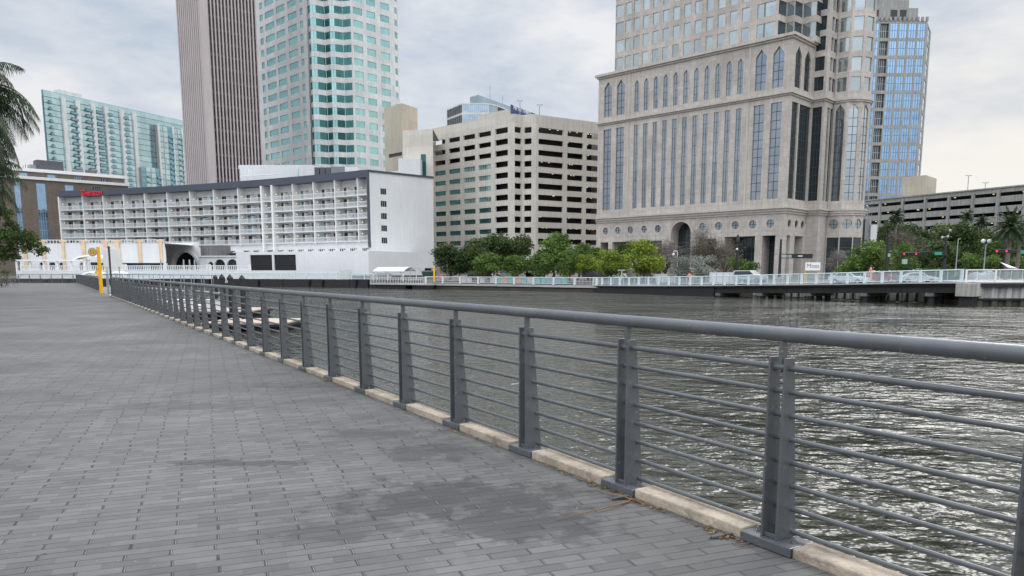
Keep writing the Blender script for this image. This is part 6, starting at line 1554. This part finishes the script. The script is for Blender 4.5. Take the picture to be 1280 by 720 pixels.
for x in (1134.5, 1149.5): signal_head(r, at(x, 317.5, 99))
a = at(1109.5, 321, 99.8); mb = MB().use('siggrey'); mb.box((a.x, 99.7, a.z), (a.x + .3, 99.8, a.z + .42)); mb.build('street_sign', r)
a, e = at(1127, 330, 104), at(1134, 324, 104); r2, b2, t2 = pole_thing('street_sign', 'small green sign on a thin post below the red traffic lights', 'sign', 1134.5, 104, 346, 322, .05); mb = MB().use('siggrey'); mb.box((a.x, 103.9, a.z), (e.x, 104, e.z)); mb.build('panel', r2)
r, b, t_ = pole_thing('traffic_signal', 'dark pole with camera lamps and a green street sign left of the tarpaulin', 'traffic signal', 1179, 96, 345, 296, .17)
mb = MB().use('pole'); mb.tube([at(1150, 315, 97), at(1179, 314, 96)], .07, 6); mb.build('arm', r)
a, e = at(1168, 318.8, 95.8), at(1177, 315, 95.8); mb = MB().use('signgreen'); mb.box((a.x, 95.7, a.z), (e.x, 95.8, e.z)); mb.build('street_sign', r)
for dx, dz in ((-.55, -.1), (.1, .0), (.35, .75)): mb = MB().use('greymet'); mb.sphere(t_ + Vector((dx, -.1, dz)), .17, 8); mb.build('camera_dome', r)
mb = MB().use('greymet'); mb.tube([t_, t_ + Vector((.3, 0, .2)), t_ + Vector((.35, 0, .8))], .05, 6); mb.tube([t_, t_ + Vector((-.55, 0, -.05))], .04, 6); mb.build('bracket', r)
signal_head(r, at(1180, 320.5, 95.7), False, .12)
r, b, t_ = pole_thing('globe_lamp', 'grey lamp post with two white globes left of the date palm', 'street lamp', 1229, 108, 345, 306, .08, 'greymet')
mb = MB().use('greymet'); mb.tube([t_ + Vector((-.42, 0, .25)), t_, t_ + Vector((.42, 0, .25))], .04, 6); mb.build('arm', r)
for s_ in (-.42, .42): mb = MB().use('whitep'); mb.sphere(t_ + Vector((s_, 0, .5)), .29, 12); mb.build('globe', r)
r, b, t_ = pole_thing('traffic_signal', 'dark pole with red traffic lights in front of the date palm trunks', 'traffic signal', 1253, 90, 345, 301, .12)
for x in (1249, 1261): signal_head(r, at(x, 314, 89.5), True, .34)
mb = MB().use('pole'); mb.tube([at(1243, 314, 89.7), at(1290, 313.5, 89.7)], .06, 6); mb.build('arm', r)
a, e = at(1275, 317, 89.5), at(1288, 312.5, 89.5); mb = MB().use('signgreen'); mb.box((a.x, 89.4, a.z), (e.x, 89.5, e.z)); mb.build('street_sign', r)
r, b, t_ = pole_thing('lamp_post', 'thin plain grey post between the green street sign and the twin-globe lamp', 'lamp post', 1194, 118, 345, 299, .08, 'greymet')
mb = MB().use('greymet'); mb.tube([t_, t_ + Vector((.35, 0, .05))], .06, 6); mb.build('lamp_head', r)
r, b, t_ = pole_thing('hooked_lamp', 'white hooked lamp post in front of the bare trees left of the arch', 'street lamp', 846, 121, 345, 316, .05, 'whitep')
mb = MB().use('whitep'); mb.tube([t_ + Vector((-.32 + .32 * math.cos(k * .4), 0, .32 * math.sin(k * .4))) for k in range(9)], .05, 6); mb.build('hook', r); mb = MB().use('whitep'); mb.sphere(t_ + Vector((-.62, 0, -.25)), .2, 8); mb.build('lamp_globe', r)
r, b, t_ = pole_thing('parking_lamp', 'short pale post with a flat head under the yellow-green trees', 'street lamp', 777, 118, 350, 338, .12, 'pavecon')
mb = MB().use('greymet'); mb.box((t_.x - .6, t_.y - .15, t_.z - .05), (t_.x + .5, t_.y + .15, t_.z + .12)); mb.build('lamp_head', r)
r, b, t_ = pole_thing('street_lamp', 'curved-neck street lamp rising beside the dark trees at the hotel end', 'street lamp', 559, 152, 345, 309, .06, 'greymet')
mb = MB().use('greymet'); mb.tube([t_, t_ + Vector((-.3, 0, .45)), t_ + Vector((-.75, 0, .6))], .05, 6); mb.build('neck', r)
# white board sign on timber posts
a, e = at(1006.5, 338, 92), at(1025.5, 328, 92); cx2 = (a.x + e.x) / 2; r = thing('board_sign', 'white board sign with the word Moss on two orange timber posts', 'sign', (cx2, 92, 0))
mb = MB().use('whitep'); mb.box((a.x, 91.95, a.z), (e.x, 92.05, e.z)); mb.build('panel', r)
for x in (a.x + .08, e.x - .1): mb = MB().use('timber'); mb.box((x - .1, 92.06, .1), (x + .1, 92.2, e.z - .02)); mb.build('post', r)
text_mesh('Moss', .72, 'lettering', 'ltext', r, (cx2, 91.93, (a.z + e.z) / 2 + .05), (1, 0, 0), extrude=.004, stretch=1.0, bold=-.006)
# grey tarpaulin heap
a, e = at(1206, 336, 84), at(1262, 336, 82); r = thing('tarpaulin', 'grey tarpaulin draped over long stored goods on the right quay', 'tarpaulin', (a.x, 83, .4)); mb = MB().use('tarp'); nx, ny = 22, 8; vs = []
for i in range(nx + 1):
    for j in range(ny + 1):
        f, g_ = i / nx, j / ny; h = 1.0 * math.sin(math.pi * min(1, f * 1.08 + .02)) ** .5 * math.sin(math.pi * g_) ** .45 * (1 + .22 * math.sin(f * 13) + .1 * R_.random()) if 0 < f < 1 and 0 < g_ < 1 else 0
        vs.append((a.x + (e.x - a.x) * f, 82 + 2.4 * g_, .45 + h))
mb.idx(vs, [(i * (ny + 1) + j, (i + 1) * (ny + 1) + j, (i + 1) * (ny + 1) + j + 1, i * (ny + 1) + j + 1) for i in range(nx) for j in range(ny)]); mb.build('sheet', r)
a = at(1260, 334, 82); mb = MB().use('canvas'); mb.idx([a, a + Vector((1.1, 0, -.15)), a + Vector((.9, 1, -.2)), a + Vector((-.6, .4, .55)), a + Vector((-.1, 1.2, .5))], [(0, 1, 3), (1, 2, 4, 3)]); mb.build('white_flap', r)
# concrete barrier and long low wall in front of the stone tower
a, e = at(888, 340, 114), at(930, 340, 108); a.z = e.z = 0; u = (e - a).normalized(); r = thing('low_wall', 'low pale wall between the silver bush and the silver car', 'wall', a); mb = MB().use('white'); mb.obox(a, u, u.cross(Z), 0, (e - a).length, -.2, .2, -.2, 1.35); mb.build('wall', r)
for k in range(5): mb = MB().use('pavecon'); mb.obox(a, u, u.cross(Z), (e - a).length * k / 5 + .1, (e - a).length * k / 5 + .22, .2, .24, -.2, 1.3); mb.build('joint_strip', r)
a, e = at(820, 340, 120), at(846, 340, 118); a.z = e.z = 0; u = (e - a).normalized(); r = thing('low_wall', 'short low pale wall between the white van and the twiggy bush', 'wall', a); mb = MB().use('pavecon'); mb.obox(a, u, u.cross(Z), 0, (e - a).length, -.2, .2, -.2, 1.1); mb.build('wall', r)
# green service container beside the hotel door
p = at(536.5, 345, 150); r = thing('waste_container', 'dark green waste container by the hotel service door', 'container', (p.x, 150, -.4)); mb = MB().use('signgreen'); gm = mat('dark_green_paint', (.015, .05, .03), .5); mb = MB().use(gm); mb.hexa([(p.x - 1.1, 149, -.4), (p.x + 1.1, 149, -.4), (p.x + 1.1, 151, -.4), (p.x - 1.1, 151, -.4), (p.x - 1.3, 148.8, 1.5), (p.x + 1.3, 148.8, 1.5), (p.x + 1.3, 151.2, 1.7), (p.x - 1.3, 151.2, 1.7)]); mb.build('bin', r, bevel=.05)
# ================================================================== people (small, on the far riverwalk)
def person(lab, loc, rz, shirt, lower, stride=.0, lean=.0):
    r = thing('person', lab, 'person', loc, rz=rz)
    J = {'pel': (0, 0, .95), 'sp': (.0, lean * .3, 1.2), 'ch': (0, lean * .6, 1.42), 'nk': (0, lean * .8, 1.52), 'hd': (0, lean, 1.6), 'tp': (0, lean, 1.74)}
    for s_, n_ in ((-1, 'l'), (1, 'r')):
        st = stride * s_; J[n_ + 'h'] = (.1 * s_, 0, .9); J[n_ + 'k'] = (.11 * s_, st * .5 + .03, .5); J[n_ + 'a'] = (.11 * s_, st * .9, .08); J[n_ + 't'] = (.12 * s_, st * .9 + .18, .03)
        J[n_ + 's'] = (.19 * s_, lean * .6, 1.42); J[n_ + 'e'] = (.25 * s_, lean * .6 - st * .5, 1.13); J[n_ + 'w'] = (.23 * s_, lean * .6 - st * .7 + .15, .9); J[n_ + 'f'] = (.22 * s_, lean * .6 - st * .75 + .2, .81)
    rads = dict(pel=.13, sp=.12, ch=.14, nk=.055, hd=.095, tp=.085, h=.095, k=.06, a=.042, t=.04, s=.06, e=.042, w=.032, f=.034)
    def skin(name, keys, edges, grow, m_):
        me = bpy.data.meshes.new(name); ids = {k: i for i, k in enumerate(keys)}
        me.from_pydata([J[k] for k in keys], [(ids[a], ids[b]) for a, b in edges], []); o = bpy.data.objects.new(name, me); COL.objects.link(o)
        o.modifiers.new('skin', 'SKIN'); o.modifiers.new('sub', 'SUBSURF').levels = 1; o.modifiers['sub'].render_levels = 1
        for i, k in enumerate(keys):
            q = rads.get(k, rads.get(k[1:], .05)) + grow; me.skin_vertices[0].data[i].radius = (q, q * (.75 if k in ('pel', 'sp', 'ch') else 1))
        me.skin_vertices[0].data[0].use_root = True
        dg = bpy.context.evaluated_depsgraph_get(); m2 = bpy.data.meshes.new_from_object(o.evaluated_get(dg)); bpy.data.objects.remove(o)
        m2.materials.clear(); m2.materials.append(M[m_]); m2.polygons.foreach_set('use_smooth', [True] * len(m2.polygons)); o = bpy.data.objects.new(name, m2); COL.objects.link(o); o.parent = r; return o
    skin('body', list(J), [('pel', 'sp'), ('sp', 'ch'), ('ch', 'nk'), ('nk', 'hd'), ('hd', 'tp')] + [e for n_ in 'lr' for e in (('pel', n_ + 'h'), (n_ + 'h', n_ + 'k'), (n_ + 'k', n_ + 'a'), (n_ + 'a', n_ + 't'), ('ch', n_ + 's'), (n_ + 's', n_ + 'e'), (n_ + 'e', n_ + 'w'), (n_ + 'w', n_ + 'f'))], 0, 'skin')
    skin('shirt', ['pel', 'sp', 'ch', 'ls', 'rs', 'le', 're'], [('pel', 'sp'), ('sp', 'ch'), ('ch', 'ls'), ('ch', 'rs'), ('ls', 'le'), ('rs', 're')], .018, shirt)
    skin('trousers', ['pel', 'lh', 'rh', 'lk', 'rk'], [('pel', 'lh'), ('pel', 'rh'), ('lh', 'lk'), ('rh', 'rk')], .016, lower)
    mb = MB().use('hair'); mb.sphere((0, lean - .015, 1.69), .112, 10, (1, 1.05, .95)); o = mb.build('hair', loc=(0, 0, 0)); o.parent = r
    return r
p, _ = poly_at(EP, plen(EP) - 9.5); person('person in a coral top walking along the elevated riverwalk near the tall traffic pole', (p.x + 1.0, p.y + 1.2, p.z), rad(60), 'coral', 'coral', .28)
p = at(552, 340, 138.5); person('person in a red top leaning at the riverwalk rail beside the orange post', (p.x, p.y, DZ), rad(150), 'redshirt', 'darkcloth', .05, .1)
p = at(862, 340, 104.6); person('person in a coral top standing on the riverwalk before the silver bush', (p.x, p.y, -.35), rad(20), 'coral', 'darkcloth', .1)
p = at(668, 340, 139); person('person in dark clothes standing below the third small tree', (p.x, p.y, DZ + .3), rad(-60), 'darkcloth', 'darkcloth', .12)
# ================================================================== camera, sky, sun
cam = bpy.data.cameras.new('camera'); co = bpy.data.objects.new('camera', cam); COL.objects.link(co)
co.location = (0, 0, EYE); co.rotation_euler = (math.pi / 2 - PITCH, 0, 0)
cam.sensor_width = 36; cam.sensor_fit = 'HORIZONTAL'; cam.lens = FPX / 1280 * 36; cam.shift_y = 120 / 1280; cam.clip_start = .05; cam.clip_end = 12000
SC.camera = co
SUN_EL, SUN_AZ = 40, 36          # azimuth measured to the right of the view direction
sd = bpy.data.lights.new('sun', 'SUN'); sd.energy = 1.0; sd.angle = rad(24); sd.color = (1, .95, .87)
so = bpy.data.objects.new('sun', sd); COL.objects.link(so)
sv = Vector((math.sin(rad(SUN_AZ)) * math.cos(rad(SUN_EL)), math.cos(rad(SUN_AZ)) * math.cos(rad(SUN_EL)), math.sin(rad(SUN_EL))))
so.rotation_euler = sv.to_track_quat('Z', 'Y').to_euler()
w = bpy.data.worlds.new('World'); SC.world = w; w.use_nodes = True
t = NT(w.node_tree); bg = w.node_tree.nodes['Background']
sky = t.n('ShaderNodeTexSky', sky_type='NISHITA'); sky.sun_disc = False; sky.sun_elevation = rad(SUN_EL); sky.sun_rotation = rad(SUN_AZ); sky.dust_density = 2; sky.air_density = 1.2
tc = t.n('ShaderNodeTexCoord'); dr = tc.outputs['Generated']
sx = t.n('ShaderNodeSeparateXYZ'); t.l(dr, sx.inputs[0])
mp = t.n('ShaderNodeMapping'); mp.inputs['Scale'].default_value = (1, 1, 2.6); mp.inputs['Location'].default_value = (.35, .2, .1); t.l(dr, mp.inputs[0])
n1 = t.noise(mp.outputs[0], 2.6, 6, .58); n2 = t.noise(mp.outputs[0], 5.2, 5, .6); n3 = t.noise(mp.outputs[0], .9, 3)
cl = t.m('ADD', t.m('MULTIPLY', n1.outputs[0], .62), t.m('MULTIPLY', n2.outputs[0], .38))
cl = t.ramp(cl, .38, .62)
c = t.mix(cl, (.50, .58, .69), (.85, .855, .875))
# towards the right horizon the overcast thins to a warm white; the left horizon is a paler grey
rt = t.m('MULTIPLY', t.ramp(sx.outputs[0], .18, .46), t.ramp(sx.outputs[2], .34, .05))
rt = t.m('MULTIPLY', rt, t.ramp(n1.outputs[0], .34, .56, .5, 1.0))
c = t.mix(rt, c, (.99, .93, .83))
hz = t.m('MULTIPLY', t.ramp(sx.outputs[2], .20, .02), .55)
c = t.mix(hz, c, (.80, .82, .86))
# overcast luminance: brighter overhead and by the veiled sun; unseen back sky raised to light facades
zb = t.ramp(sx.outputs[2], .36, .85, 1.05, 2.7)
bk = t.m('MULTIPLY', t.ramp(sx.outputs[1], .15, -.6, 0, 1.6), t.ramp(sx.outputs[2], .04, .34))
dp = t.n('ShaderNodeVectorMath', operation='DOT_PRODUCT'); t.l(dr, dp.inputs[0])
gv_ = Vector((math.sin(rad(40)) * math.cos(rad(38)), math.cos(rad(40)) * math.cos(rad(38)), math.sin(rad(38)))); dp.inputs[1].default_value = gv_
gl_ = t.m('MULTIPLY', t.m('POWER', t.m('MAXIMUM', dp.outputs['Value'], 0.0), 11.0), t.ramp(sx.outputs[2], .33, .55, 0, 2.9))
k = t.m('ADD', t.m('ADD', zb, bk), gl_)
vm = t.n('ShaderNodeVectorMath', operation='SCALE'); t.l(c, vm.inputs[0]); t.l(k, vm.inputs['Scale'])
vs = t.n('ShaderNodeVectorMath', operation='SCALE'); t.l(sky.outputs[0], vs.inputs[0]); vs.inputs['Scale'].default_value = .05
mxs = t.mix(.93, vs.outputs[0], vm.outputs[0])
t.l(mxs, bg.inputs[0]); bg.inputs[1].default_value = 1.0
SC.view_settings.view_transform = 'Standard'; SC.view_settings.look = 'None'; SC.view_settings.exposure = 0; SC.view_settings.gamma = 1
SC.render.engine = 'CYCLES'; SC.cycles.use_denoising = True; SC.cycles.max_bounces = 6; SC.cycles.diffuse_bounces = 3; SC.cycles.glossy_bounces = 4; SC.cycles.transparent_max_bounces = 12
SC.cycles.sample_clamp_indirect = 6
